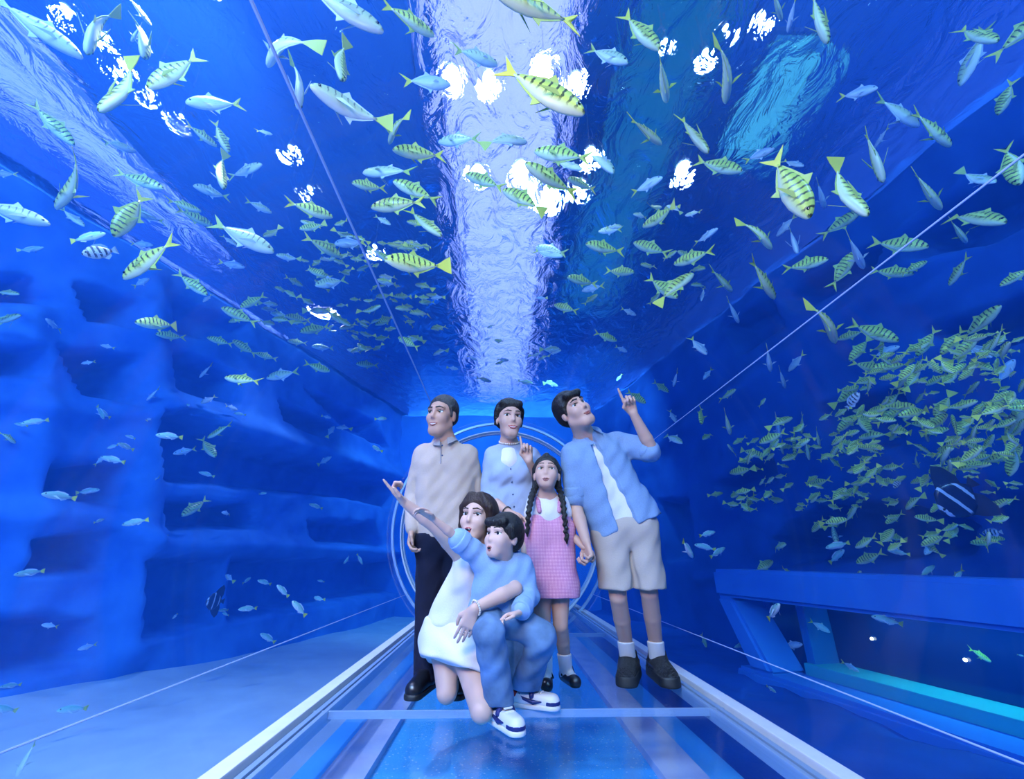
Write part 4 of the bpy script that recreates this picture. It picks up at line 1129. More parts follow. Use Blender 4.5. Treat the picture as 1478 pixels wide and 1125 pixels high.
# ================================================================ kneeling woman in white
def kneeling_woman():
    J = dict(neck=pix(689, 787, 2.47), sl=pix(666, 804, 2.45), sr=pix(712, 806, 2.54), el=pix(627, 760, 2.33), wl=pix(583, 725, 2.22), er=pix(744, 850, 2.24), wr=pix(684, 879, 2.12),
             hl=pix(643, 925, 2.55), hr=pix(670, 927, 2.53))
    J['kl'] = pixz(645, 1000, .065); J['kr'] = pixz(695, 1026, .06)
    J['al'] = J['kl'] + Vector((.0, .36, -.015)); J['ar'] = J['kr'] + Vector((-.04, .37, -.01))
    for k in 'lr': J['t' + k] = J['a' + k] + Vector((0, .13, -.01))
    p = person((J['kr'].x, J['kr'].y + .1, 0), 'kneeling woman in white sleeveless blouse and skirt, pointing with outstretched arm')
    H = Head(pix(690, 749, 2.42), (-.40, -.91, .06), (.08, .02, 1), 1.06, fem=True)
    dL = pix(561, 700, 2.17) - J['wl']
    hands = {'l': (J['wl'], dL, (.1, -.4, 1), (.02, .85, .95, 1.0), .1, -1, .98), 'r': (J['wr'], pix(670, 915, 2.14) - J['wr'], (-.1, .9, .1), (.15, .15, .18, .22), .3, -1, .96)}
    b = build_body(J, .94, H, hands, leg=.98, arm=.98, fem=True)
    solid_obj('body', b, .0045, M['skin_c'], p)
    H.features(b, p, dict(FM, brow=M['hair_brown'], lip=M['lip_r']), open_=.8, gaze=(-.5, .4))
    h = H.hair([((0, .084, .074), (0, .78, -.62))], .012, fold=(.002, 60, 0))
    for q in (-1, 1):
        h.chain([H.w(q * .030, .050, .112), H.w(q * .074, .036, .05), H.w(q * .078, .012, -.04), H.w(q * .080, -.010, -.13)], [.018, .020, .022, .016], .03)
    h.chain([H.w(0, -.07, .03), H.w(0, -.085, -.08), H.w(0, -.080, -.17)], [.070, .062, .035], .04); h.chain([H.w(.05, -.05, .0), H.w(.065, -.055, -.15)], [.05, .03], .03); h.chain([H.w(-.05, -.05, .0), H.w(-.065, -.055, -.15)], [.05, .03], .03)
    solid_obj('hair', h, .0045, M['hair_brown'], p)
    SL, SR = A3(J['sl']), A3(J['sr']); HLc, HRc = A3(J['hl']), A3(J['hr']); n0 = A3(J['neck'])
    g = Solid(); g.cap(mix(SL, SR, .22), mix(SL, SR, .8), .058, k=0)
    for S, Hh, o in ((SL, HLc, SR), (SR, HRc, SL)):
        g.cap(mix(S, o, .26) - (0, 0, .07), mix(Hh, S, .25), .096, .115, .06); g.ell(mix(S, o, .28) + (-.02, -.065, -.11), (.055, .05, .055), None, .05)
    g.fold = (0.0034, 21, .6); g.cut(mix(HLc, HRc, .5) + (0, 0, .075), (0, 0, -1), .02); g.cut(n0 + (0, 0, -.02), (0, -.2, 1), .01)
    solid_obj('blouse', g, .0055, M['white_cloth'], p)
    s_ = Solid(); wa = mix(HLc, HRc, .5) + np.array((0, 0, .08))
    s_.cap(wa + (-.05, 0, .0), wa + (.05, 0, .0), .095, k=0)
    for k, e in (('l', .75), ('r', .42)): s_.chain([A3(J['h' + k]) + (0, -.01, .02), mix(J['h' + k], J['k' + k], e)], [.128, .135], .06)
    s_.cap(A3(J['hl']) + (0, .08, -.02), A3(J['hr']) + (0, .08, -.02), .14, k=.06)
    s_.fold = (0.0053, 20, 1.9); s_.cut(wa + (0, 0, .035), (0, 0, 1), .01); s_.cut(pix(650, 958, 2.35), (-.30, -.30, -1), .012)
    solid_obj('skirt', s_, .006, M['white_cloth'], p)
    w = A3(J['wr']); dd = A3(J['wr'] - J['er']); dd /= np.linalg.norm(dd); FF = frame(dd, (0, 0, 1)); bm = bmesh.new()
    for i in range(20):
        a = 2 * math.pi * i / 20; q = w + FF @ np.array((math.cos(a) * .031, -.012, math.sin(a) * .031))
        r = bmesh.ops.create_icosphere(bm, subdivisions=1, radius=.0055); bmesh.ops.translate(bm, vec=V3(q) - p.location, verts=r['verts'])
    from_bm('pearl_bracelet', bm, M['pearl'], p, smooth=True)
kneeling_woman()

# ================================================================ boy in the blue shirt
def boy():
    J = dict(neck=pix(727, 804, 2.32), sl=pix(697, 808, 2.30), sr=pix(752, 818, 2.34), el=pix(657, 775, 2.20), wl=pix(624, 748, 2.12), er=pix(763, 862, 2.30), wr=pix(749, 886, 2.16),
             hl=pix(702, 892, 2.34), hr=pix(735, 892, 2.34), kl=pix(706, 915, 2.10), kr=pix(784, 921, 2.24))
    J['al'] = pixz(722, 1012, .085); J['ar'] = pixz(757, 990, .085)
    J['tl'] = J['al'] + Vector((.06, -.11, -.04)); J['tr'] = J['ar'] + Vector((.12, -.05, -.04))
    p = person((J['al'].x, J['al'].y, 0), 'boy in sky blue shirt and jeans perched before the kneeling woman, arm raised')
    H = Head(pix(726, 777, 2.25), (-.66, -.72, .12), (.10, .04, 1), .93, child=True)
    dL = pix(604, 733, 2.06) - J['wl']
    hands = {'l': (J['wl'], dL, (-.2, -.5, -1), (.25, .3, .35, .4), .3, 1, .74), 'r': (J['wr'], (-1, -.3, -.12), (.1, -.3, -1), (.5, .5, .5, .5), .4, 1, .76)}
    b = build_body(J, .70, H, hands, leg=.9, arm=.86)
    solid_obj('body', b, .004, M['skin_c'], p)
    H.features(b, p, dict(FM, brow=M['hair_black'], lip=M['lip_n']), open_=.7, gaze=(-.2, .5))
    h = H.hair([((0, .098, .048), (0, .72, -.70)), ((0, -.02, -.03), (0, .45, -1.0))], .015, fold=(.003, 70, 1))
    h.cap(H.w(-.05, .068, .075), H.w(.055, .068, .072), .022, k=.02); h.ell(H.w(0, -.06, .0), np.array((.080, .056, .068)) * H.s, H.M, .02)
    for q in (-1, 1): h.cap(H.w(q * .078, .028, .045), H.w(q * .078, .018, .005), .015, .009, .02)
    solid_obj('hair', h, .0042, M['hair_black'], p)
    SL, SR = A3(J['sl']), A3(J['sr']); HLc, HRc = A3(J['hl']), A3(J['hr']); n0 = A3(J['neck'])
    g = Solid(); g.cap(mix(SL, SR, .05), mix(SL, SR, .95), .058, k=0); g.cap(n0, mix(SL, SR, .5), .058, .065, .05)
    for S, Hh, o in ((SL, HLc, SR), (SR, HRc, SL)): g.cap(mix(S, o, .26) - (0, 0, .05), mix(Hh, S, -.02), .084, .098, .06)
    g.chain([J['sr'], mix(J['sr'], J['er'], .5), J['er'], mix(J['er'], J['wr'], .7)], [.060, .058, .052, .046], .03)
    g.fold = (0.0034, 24, 1.4); g.cut(mix(HLc, HRc, .5) - (0, 0, .01), (.1, 0, -1), .01); g.cut(n0 + (0, 0, .022), (-.1, 0, 1), .01)
    g.seal(); g.chain([J['sl'], mix(J['sl'], J['el'], .5), mix(J['sl'], J['el'], .85)], [.060, .057, .053], .03)
    sh = solid_obj('shirt', g, .0055, M['boy_blue'], p)
    c = Solid(); c.cap(mix(J['sl'], J['el'], .74), mix(J['sl'], J['el'], .90), .057, .055); c.cut(mix(J['sl'], J['el'], .93), A3(J['el']) - A3(J['sl']), .004); c.cut(mix(J['sl'], J['el'], .70), A3(J['sl']) - A3(J['el']), .004); o = solid_obj('rolled_cuff', c, .005, M['boy_blue'], p); o.parent = sh; o.location = (0, 0, 0)
    c = Solid(); c.cap(mix(J['er'], J['wr'], .60), mix(J['er'], J['wr'], .82), .050, .047); c.cut(mix(J['er'], J['wr'], .85), A3(J['wr']) - A3(J['er']), .004); o = solid_obj('rolled_cuff', c, .005, M['boy_blue'], p); o.parent = sh; o.location = (0, 0, 0)
    collar(p, n0 + (-.005, -.008, .012), H, (-.4, -1, .1), .070, M['boy_blue'], sh, .85, .4, .05)
    u = Solid(); u.cap(n0 + (-.01, -.02, -.01), n0 + (-.02, -.045, -.04), .048, .03); solid_obj('orange_undershirt', u, .005, M['orange'], p)
    t = Solid()
    t.chain([J['hl'], J['kl'], mix(J['kl'], J['al'], .5), J['al'] + Vector((0, 0, -.02))], [.082, .068, .062, .066], .03); t.chain([J['hr'], J['kr'], mix(J['kr'], J['ar'], .5), J['ar'] + Vector((0, .02, -.02))], [.080, .066, .062, .068], .03)
    t.cap(HLc, HRc, .086, k=.05); t.fold = (0.0045, 20, .3); t.cut((0, 0, .075), (0, 0, -1), .006); t.cut(mix(HLc, HRc, .5) + (0, 0, .05), (0, 0, 1))
    solid_obj('jeans', t, .0055, M['pale_denim'], p)
    for k, mu in (('l', M['shoe_white']), ('r', M['shoe_white'])):
        U, heel, tip, d = shoe(p, 'sneaker', J['a' + k], J['t' + k], mu, M['shoe_white'], .88, .02, 1.02)
        sd = np.cross(d, (0, 0, 1)); s8 = .88
        def piece(nm, fn, m):
            f = Solid(); fn(f); o = solid_obj(nm, f, .0035, m, p); o.parent = U; o.location = (0, 0, 0)
        def toe_band(f):
            f.cap(tip - d * .03 + (0, 0, .030 * s8), tip + (0, 0, .030 * s8), .0445 * s8, .0430 * s8); f.cut((0, 0, .052 * s8), (0, 0, 1)); f.cut((0, 0, .024 * s8), (0, 0, -1)); f.cut(tip - d * .020, -d)
        piece('toe_guard', toe_band, M['shoe_navy'])
        def strap(f):
            c = heel + d * .078; f.chain([c + sd * .036 + (0, 0, .055), c + sd * .02 + (0, 0, .088), c - sd * .02 + (0, 0, .088), c - sd * .036 + (0, 0, .055)], [.012] * 4, .004)
        piece('ankle_strap', strap, M['shoe_navy'])
        def lace(f):
            for i in range(3):
                c = heel + d * (.10 + .018 * i) + (0, 0, .075 - .009 * i); f.cap(c - sd * .018, c + sd * .018, .0048, k=0)
        piece('laces', lace, M['shoe_white'])
        for q in (-1, 1):
            def swoosh(f):
                c = heel + sd * q * .0375
                f.chain([c + d * .125 + (0, 0, .036), c + d * .085 + (0, 0, .032) + sd * q * .002, c + d * .040 + (0, 0, .044) + sd * q * .002, c + d * .015 + (0, 0, .062)], [.004, .0095, .008, .003], .003)
            piece('side_mark', swoosh, M['shoe_navy'])
        def heel_tab(f):
            f.cap(heel + (0, 0, .05), heel + d * .01 + (0, 0, .05), .0395); f.cut(heel + d * .004, d); f.cut((0, 0, .07), (0, 0, 1)); f.cut((0, 0, .024), (0, 0, -1))
        piece('heel_counter', heel_tab, M['shoe_red'] if k == 'r' else M['shoe_navy'])
boy()
# ---------------------------------------------------------------- fish
def fish_mat(name, back, flank, belly, bar=None, nbars=10.0, barw=0.22, bar_lo=0.25, bar_fade=0.3, rough=0.35, bar_strength=0.9, metallic=0.0, mask_eye=False, speck=0.0):
    """body colour by the fish's own length (u) and height (v)"""
    m = bpy.data.materials.new(name); m.use_nodes = True
    nt = m.node_tree; N = nt.nodes.new; L = nt.links.new
    b = nt.nodes['Principled BSDF']; b.inputs['Roughness'].default_value = rough; b.inputs['Metallic'].default_value = metallic
    uv = N('ShaderNodeUVMap'); uv.uv_map = 'fish'
    sp = N('ShaderNodeSeparateXYZ'); L(uv.outputs[0], sp.inputs[0])
    r = N('ShaderNodeValToRGB'); e = r.color_ramp.elements
    e[0].position = 0.12; e[0].color = (*belly, 1); e[1].position = 0.85; e[1].color = (*back, 1)
    k = e.new(0.45); k.color = (*flank, 1)
    L(sp.outputs['Y'], r.inputs['Fac'])
    col = r.outputs['Color']
    oi = N('ShaderNodeObjectInfo')
    hs = N('ShaderNodeHueSaturation')
    mr = N('ShaderNodeMapRange'); mr.inputs['To Min'].default_value = 0.75; mr.inputs['To Max'].default_value = 1.2
    L(oi.outputs['Random'], mr.inputs['Value']); L(mr.outputs[0], hs.inputs['Value']); L(col, hs.inputs['Color'])
    col = hs.outputs['Color']
    if bar:
        n = N('ShaderNodeTexNoise'); n.inputs['Scale'].default_value = 5; L(uv.outputs[0], n.inputs['Vector'])
        ad = N('ShaderNodeMath'); ad.operation = 'MULTIPLY_ADD'; ad.inputs[1].default_value = 0.06
        L(n.outputs['Fac'], ad.inputs[0]); L(sp.outputs['X'], ad.inputs[2])
        mu = N('ShaderNodeMath'); mu.operation = 'MULTIPLY'; mu.inputs[1].default_value = nbars; L(ad.outputs[0], mu.inputs[0])
        fr = N('ShaderNodeMath'); fr.operation = 'FRACT'; L(mu.outputs[0], fr.inputs[0])
        lt = N('ShaderNodeMath'); lt.operation = 'LESS_THAN'; lt.inputs[1].default_value = barw; L(fr.outputs[0], lt.inputs[0])
        gt = N('ShaderNodeMapRange'); gt.inputs['From Min'].default_value = bar_lo; gt.inputs['From Max'].default_value = bar_lo + bar_fade
        L(sp.outputs['Y'], gt.inputs['Value'])
        x1 = N('ShaderNodeMath'); x1.operation = 'GREATER_THAN'; x1.inputs[1].default_value = 0.10; L(sp.outputs['X'], x1.inputs[0])
        a1 = N('ShaderNodeMath'); a1.operation = 'MULTIPLY'; L(lt.outputs[0], a1.inputs[0]); L(gt.outputs[0], a1.inputs[1])
        a2 = N('ShaderNodeMath'); a2.operation = 'MULTIPLY'; L(a1.outputs[0], a2.inputs[0]); L(x1.outputs[0], a2.inputs[1])
        a3 = N('ShaderNodeMath'); a3.operation = 'MULTIPLY'; a3.inputs[1].default_value = bar_strength; L(a2.outputs[0], a3.inputs[0])
        mx = N('ShaderNodeMix'); mx.data_type = 'RGBA'
        L(a3.outputs[0], mx.inputs['Factor']); L(col, mx.inputs['A']); mx.inputs['B'].default_value = (*bar, 1)
        col = mx.outputs['Result']
    L(col, b.inputs['Base Color'])
    return m
M['jack'] = fish_mat('barred_yellow_fish_skin', (0.60, 0.78, 0.14), (0.86, 0.95, 0.16), (0.88, 0.92, 0.62), (0.008, 0.012, 0.01), 11.0, 0.30, 0.22, 0.25)
M['jack_pale'] = fish_mat('pale_barred_fish_skin', (0.55, 0.72, 0.40), (0.78, 0.86, 0.50), (0.92, 0.95, 0.90), (0.03, 0.05, 0.06), 11.0, 0.20, 0.45, 0.25, bar_strength=0.75)
M['silver'] = fish_mat('silver_blue_fish_skin', (0.38, 0.58, 0.85), (0.74, 0.84, 0.95), (0.95, 0.96, 0.98))
M['snap'] = fish_mat('blue_green_snapper_skin', (0.30, 0.62, 0.55), (0.55, 0.85, 0.75), (0.85, 0.92, 0.95))
M['sergeant'] = fish_mat('white_black_barred_fish_skin', (0.80, 0.86, 0.92), (0.88, 0.92, 0.96), (0.92, 0.94, 0.97), (0.01, 0.01, 0.02), 6.0, 0.42, 0.02, 0.15)
M['bat'] = fish_mat('dark_batfish_skin', (0.015, 0.02, 0.05), (0.02, 0.025, 0.06), (0.015, 0.02, 0.05), (0.55, 0.66, 0.85), 3.3, 0.22, 0.02, 0.1)
M['fin_y'] = mat('yellow_fin', (0.90, 0.86, 0.10), 0.5)
M['fin_g'] = mat('green_yellow_fin', (0.62, 0.74, 0.16), 0.5)
M['fin_s'] = mat('pale_fin', (0.72, 0.82, 0.92), 0.5)
M['fin_d'] = mat('dark_fin', (0.015, 0.02, 0.045), 0.5)
M['fin_b'] = mat('grey_fin', (0.5, 0.6, 0.72), 0.5)
M['eye'] = mat('fish_eye', (0.01, 0.01, 0.012), 0.15)
M['eye_ring'] = mat('fish_eye_ring', (0.75, 0.78, 0.55), 0.3)

def bend_pt(p, c):
    """swing the tail sideways; c is the bend"""
    x = p[0]
    d = max(0.0, 0.15 - x)
    return (x + 0.18 * abs(c) * d * d, p[1] + c * d * d, p[2])
def profile(kind):
    # x, half height up, half height down, half width
    if kind == 'bat':
        return [(-.36, .05, .05, .015), (-.26, .17, .17, .03), (-.10, .36, .36, .055), (.08, .43, .42, .07), (.24, .38, .36, .075), (.38, .22, .22, .06), (.46, .10, .11, .035), (.5, .01, .02, .01)]
    if kind == 'sergeant':
        return [(-.36, .05, .05, .02), (-.24, .11, .11, .045), (-.08, .20, .20, .075), (.10, .24, .23, .09), (.26, .21, .20, .09), (.39, .13, .13, .07), (.47, .06, .06, .04), (.5, .01, .01, .01)]
    if kind == 'snap':
        return [(-.38, .032, .032, .015), (-.27, .06, .06, .03), (-.12, .105, .10, .055), (.06, .135, .125, .07), (.22, .135, .125, .075), (.36, .10, .095, .065), (.46, .05, .055, .04), (.5, .008, .02, .01)]
    return [(-.38, .016, .016, .014), (-.30, .035, .035, .022), (-.20, .078, .078, .036), (-.06, .130, .128, .056), (.10, .158, .152, .068), (.25, .148, .140, .070), (.37, .108, .104, .062), (.45, .062, .068, .044), (.49, .026, .042, .022), (.5, .004, .025, .006)]
def fish_body(kind, c):
    prof = profile(kind); n = 14
    bm = bmesh.new(); uvl = bm.loops.layers.uv.new('fish')
    rings = []; info = {}
    hmax = max(p[1] for p in prof)
    for x, hu, hd, w in prof:
        ring = []
        for k in range(n):
            a = 2 * math.pi * k / n
            z = math.sin(a) * (hu if math.sin(a) > 0 else hd)
            y = math.cos(a) * w * (1.0 - 0.25 * abs(math.sin(a)) ** 3)
            v = bm.verts.new(bend_pt((x, y, z), c)); info[v] = (x + .5, 0.5 + 0.5 * math.sin(a))
            ring.append(v)
        rings.append(ring)
    for i in range(len(rings) - 1):
        for k in range(n):
            bm.faces.new((rings[i][k], rings[i + 1][k], rings[i + 1][(k + 1) % n], rings[i][(k + 1) % n]))
    bm.faces.new(rings[0]); bm.faces.new(rings[-1][::-1])
    for f in bm.faces:
        f.smooth = True
        for l in f.loops: l[uvl].uv = info[l.vert]
    bmesh.ops.recalc_face_normals(bm, faces=bm.faces)
    return bm
def fin_bm(outline, c, thick=0.004, axis='y'):
    """a thin fin: outline in (x, z), with a little thickness"""
    bm = bmesh.new(); bm.loops.layers.uv.new('fish')
    A = [bm.verts.new(bend_pt((x, thick, z), c)) for x, z in outline]
    B = [bm.verts.new(bend_pt((x, -thick, z), c)) for x, z in outline]
    n = len(outline)
    bm.faces.new(A); bm.faces.new(B[::-1])
    for i in range(n): bm.faces.new((A[i], B[i], B[(i + 1) % n], A[(i + 1) % n]))
    bmesh.ops.triangulate(bm, faces=bm.faces)
    bmesh.ops.recalc_face_normals(bm, faces=bm.faces)
    return bm
def pectoral_bm(side, c, kind):
    bm = fin_bm([(.20, -.01), (.17, -.035), (.02, -.10), (-.05, -.13), (.04, -.055), (.12, .005)] if kind != 'bat' else [(.24, -.2), (.2, -.26), (.12, -.5), (.16, -.32)], 0.0, .003)
    w = 0.066 if kind != 'bat' else 0.05
    bmesh.ops.rotate(bm, verts=bm.verts, cent=(.2, 0, 0), matrix=Matrix.Rotation(-side * R(28), 3, 'Z'))
    bmesh.ops.translate(bm, vec=(0, side * w, 0), verts=bm.verts)
    return bm
def eye_bm(side, kind):
    x, z, y, r = {'bat': (.40, .07, .052, .028), 'sergeant': (.39, .04, .068, .026), 'snap': (.41, .035, .055, .020)}.get(kind, (.405, .032, .052, .019))
    bm = bmesh.new(); bm.loops.layers.uv.new('fish')
    bmesh.ops.create_uvsphere(bm, u_segments=8, v_segments=6, radius=r)
    bmesh.ops.scale(bm, vec=(1, .5, 1), verts=bm.verts)
    bmesh.ops.translate(bm, vec=(x, side * y, z), verts=bm.verts)
    return bm
def fish_parts(kind, c):
    P = [('body', fish_body(kind, c), 0)]
    if kind == 'bat':
        P += [('tail_fin', fin_bm([(-.34, .05), (-.34, -.05), (-.5, -.14), (-.46, 0), (-.5, .14)], c), 1),
              ('dorsal_fin', fin_bm([(.16, .36), (.0, .40), (-.28, .14), (-.36, .30), (-.34, .62), (-.22, .78), (-.02, .62)], c), 1),
              ('anal_fin', fin_bm([(.16, -.34), (.0, -.38), (-.28, -.14), (-.36, -.30), (-.34, -.62), (-.22, -.76), (-.02, -.60)], c), 1)]
    elif kind == 'sergeant':
        P += [('tail_fin', fin_bm([(-.34, .045), (-.34, -.045), (-.52, -.15), (-.44, 0), (-.52, .15)], c), 1),
              ('dorsal_fin', fin_bm([(.2, .21), (-.1, .18), (-.28, .08), (-.30, .16), (-.16, .28), (.06, .28)], c), 1),
              ('anal_fin', fin_bm([(.0, -.20), (-.1, -.18), (-.28, -.08), (-.30, -.16), (-.16, -.28)], c), 1)]
    elif kind == 'snap':
        P += [('tail_fin', fin_bm([(-.36, .032), (-.36, -.032), (-.52, -.11), (-.46, 0), (-.52, .11)], c), 1),
              ('dorsal_fin', fin_bm([(.2, .125), (-.0, .115), (-.24, .06), (-.26, .10), (-.10, .155), (.1, .175)], c), 2),
              ('anal_fin', fin_bm([(-.06, -.10), (-.24, -.055), (-.25, -.09), (-.10, -.15)], c), 2)]
    else:
        P += [('tail_fin', fin_bm([(-.35, .016), (-.35, -.016), (-.41, -.045), (-.50, -.105), (-.585, -.150), (-.515, -.070), (-.455, -.022), (-.430, 0), (-.455, .022), (-.515, .070), (-.585, .150), (-.50, .105), (-.41, .045)], c), 1),
              ('dorsal_fin', fin_bm([(.10, .150), (-.04, .128), (-.20, .072), (-.33, .026), (-.33, .038), (-.20, .100), (-.04, .165), (.0, .24), (.06, .19)], c), 2),
              ('anal_fin', fin_bm([(.04, -.148), (-.06, -.124), (-.20, -.072), (-.33, -.026), (-.33, -.038), (-.20, -.100), (-.06, -.155), (-.04, -.23), (.01, -.18)], c), 2)]
    P += [('pectoral_fin', pectoral_bm(s, c, kind), 2) for s in (-1, 1)]
    P += [('eye', eye_bm(s, kind), 3) for s in (-1, 1)]
    return P
SKINS = {'jack': ('jack', [M['jack'], M['fin_y'], M['fin_g'], M['eye']]),
         'pale': ('jack', [M['jack_pale'], M['fin_g'], M['fin_s'], M['eye']]),
         'silver': ('jack', [M['silver'], M['fin_y'], M['fin_s'], M['eye']]),
         'snap': ('snap', [M['snap'], M['fin_y'], M['fin_s'], M['eye']]),
         'sergeant': ('sergeant', [M['sergeant'], M['fin_b'], M['fin_b'], M['eye']]),
         'bat': ('bat', [M['bat'], M['fin_d'], M['fin_d'], M['eye']])}
BENDS = (-0.9, -0.4, 0.0, 0.4, 0.9)
FISH_LIB = {}
def fish_lib(skin, c):
    """meshes of one kind of fish at one bend: the parts, and one joined mesh for those seen small"""
    key = (skin, c)
    if key not in FISH_LIB:
        shape, mats = SKINS[skin]; parts = []; allm = bpy.data.meshes.new('fish')
        whole = bmesh.new()
        for nm, bm, mi in fish_parts(shape, c):
            me = bpy.data.meshes.new(nm); bm.to_mesh(me); bm.free()
            me.materials.append(mats[mi])
            n0 = len(whole.faces); whole.from_mesh(me); whole.faces.ensure_lookup_table()
            for f in whole.faces[n0:]: f.material_index = mi
            parts.append((nm, me))
        whole.to_mesh(allm); whole.free()
        for mm in mats: allm.materials.append(mm)
        FISH_LIB[key] = (parts, allm)
    return FISH_LIB[key]
CAMP = Vector((0, 0, CAMH))
CAM_UP = CAM_M @ Vector((0, 1, 0))
rng = random.Random(11)
def tank_limit(p):
    """how far outside the allowed water a point is (positive = outside)"""
    tube_gap = (TR + .22) - math.hypot(p.x, p.z - TZ)
    return tube_gap
def in_water(p):
    return p.z < SURF - .25 and p.z > SAND + .25 and p.x > lx(p.y) + .45 and p.x < 4.75 - .2 * p.y and p.y < 12.6
N_FISH = {'n': 0}
PLACED = []
def fish_frame(hx, hy, tx, ty, skin, c, L=None, near=True):
    """where a fish whose snout and tail tip are seen at two photo positions swims"""
    r1, r2 = ray(hx, hy).normalized(), ray(tx, ty).normalized()
    ang = r1.angle(r2)
    if L is None: L = {'jack': .42, 'pale': .46, 'silver': .40, 'snap': .24, 'sergeant': .20, 'bat': .30}[skin] * rng.uniform(.88, 1.12)
    mid = (r1 + r2).normalized()
    d = L * c / (2 * math.tan(ang / 2))
    # keep it in the water and outside the tube
    def ok(d): return tank_limit(CAMP + mid * d) <= L * .12
    dmin = 0.3
    while not ok(dmin) and dmin < 20: dmin += .05
    dmax = dmin
    while in_water(CAMP + mid * dmax) and dmax < 30: dmax += .1
    d = min(max(d, dmin), max(dmax, dmin + .2))
    # move along the line of sight until clear of the fish already placed
    for mul in (1.0, 1.07, .94, 1.14, .88, 1.22, .82, 1.3, 1.4):
        dd = d * mul
        if dd < dmin or (dd > dmax and mul > 1): continue
        c0 = CAMP + mid * dd; rr = dd * math.tan(ang / 2) / c * .62
        if all((c0 - q).length > rr + r_ for q, r_ in PLACED): d = dd; break
    PLACED.append((CAMP + mid * d, d * math.tan(ang / 2) / c * .62))
    L2 = d * 2 * math.tan(ang / 2) / c
    s = math.sqrt(max(0.0, 1 - c * c)) * L2 / 2 * (-1 if near else 1)
    h = CAMP + r1 * (d / max(.2, r1.dot(mid)) + s); t = CAMP + r2 * (d / max(.2, r2.dot(mid)) - s)
    ax = (h - t); LL = ax.length; ax.normalize()
    up = (Vector((0, 0, 1)) * .45 + CAM_UP * .55) if c >= .85 or skin in ('bat', 'snap') else (Vector((0, 0, 1)) + mid * .6)
    up = (up - ax * up.dot(ax))
    if up.length < .15: up = Vector((0, 0, 1)) - ax * ax.z
    up.normalize(); side = up.cross(ax).normalized()
    mtx = Matrix((ax, side, up)).transposed().to_4x4()
    ctr = t.lerp(h, .53)
    return Matrix.Translation(ctr) @ mtx @ Matrix.Scale(LL / 1.05, 4), LL
def fish(hx, hy, tx, ty, skin='jack', c=0.9, bend=0.0, near=True, label=None, group=None, name=None, L=None):
    bend = min(BENDS, key=lambda b: abs(b - bend))
    mtx, LL = fish_frame(hx, hy, tx, ty, skin, c, L, near)
    parts, whole = fish_lib(skin, bend)
    name = name or {'jack': 'barred_jack_fish', 'pale': 'pale_jack_fish', 'silver': 'silver_jack_fish', 'snap': 'snapper_fish', 'sergeant': 'sergeant_fish', 'bat': 'bat_fish'}[skin]
    px = math.hypot(hx - tx, hy - ty)
    if px >= 42:
        o = bpy.data.objects.new(name, None); o.empty_display_size = .1
        COL.objects.link(o); o.matrix_world = mtx
        for nm, me in parts:
            ch = bpy.data.objects.new(nm, me); COL.objects.link(ch); ch.parent = o
    else:
        o = bpy.data.objects.new(name, whole); COL.objects.link(o); o.matrix_world = mtx
    tag(o, label, 'fish', group)
    N_FISH['n'] += 1
    return o
def zone(hx, hy, tx, ty, skin, c):
    """which school a fish belongs to and how it swims: shared label and group"""
    x, y = (hx + tx) / 2, (hy + ty) / 2
    w = {'jack': 'yellow-green barred fish', 'pale': 'pale faintly barred fish', 'silver': 'silvery blue fish', 'snap': 'blue-green yellow-tailed snapper', 'sergeant': 'white black-barred fish', 'bat': 'dark batfish'}[skin]
    g = {'jack': 'barred fish', 'pale': 'pale fish', 'silver': 'silver fish', 'snap': 'snappers', 'sergeant': 'white barred fish', 'bat': 'batfish'}[skin]
    ln = math.hypot(hx - tx, hy - ty)
    size = 'large ' if ln > 68 else 'small ' if ln < 34 else ''
    s = (hy - ty) / max(ln, 1)
    pose = 'diving nose down' if s > .75 else 'sloping nose down' if s > .3 else 'climbing nose up' if s < -.3 else 'swimming level'
    if y < 330 and x < 600: z = ('near the slanting tunnel joint', 'near the slanting joint')
    elif y < 330 and x < 900: z = ('under the lavender panel and flood lamps', 'under the light panel')
    elif y < 330: z = ('under the teal ripples', 'under the teal ripples')
    elif x < 270: z = ('before the rockwork openings', 'before the rockwork openings')
    elif x < 640 and y < 570: z = ('in the loose school above the grey-haired man', 'in the loose school')
    elif x < 600: z = ('along the low rockwork ledges', 'along the rockwork ledges')
    elif x < 900: z = ('beyond the tunnel mouth above the family', 'beyond the tunnel mouth')
    elif y < 480 and x < 1100: z = ("above the young man's pointing finger", 'by the pointing finger')
    elif y < 480: z = ('above the dense green school', 'above the dense school')
    elif y < 740: z = ('in the dense green school', 'in the dense school')
    else: z = ('over the viewing window', 'over the viewing window')
    return '%s%s %s %s' % (size, w, pose, z[0]), g + ' ' + z[1]
def put(hx, hy, tx, ty, skin='jack', c=.9, bend=0.0, near=True, label=None, **k):
    if label: return fish(hx, hy, tx, ty, skin, c, bend, near, label, None, **k)
    lb, gr = zone(hx, hy, tx, ty, skin, c)
    return fish(hx, hy, tx, ty, skin, c, bend, near, lb, gr, **k)

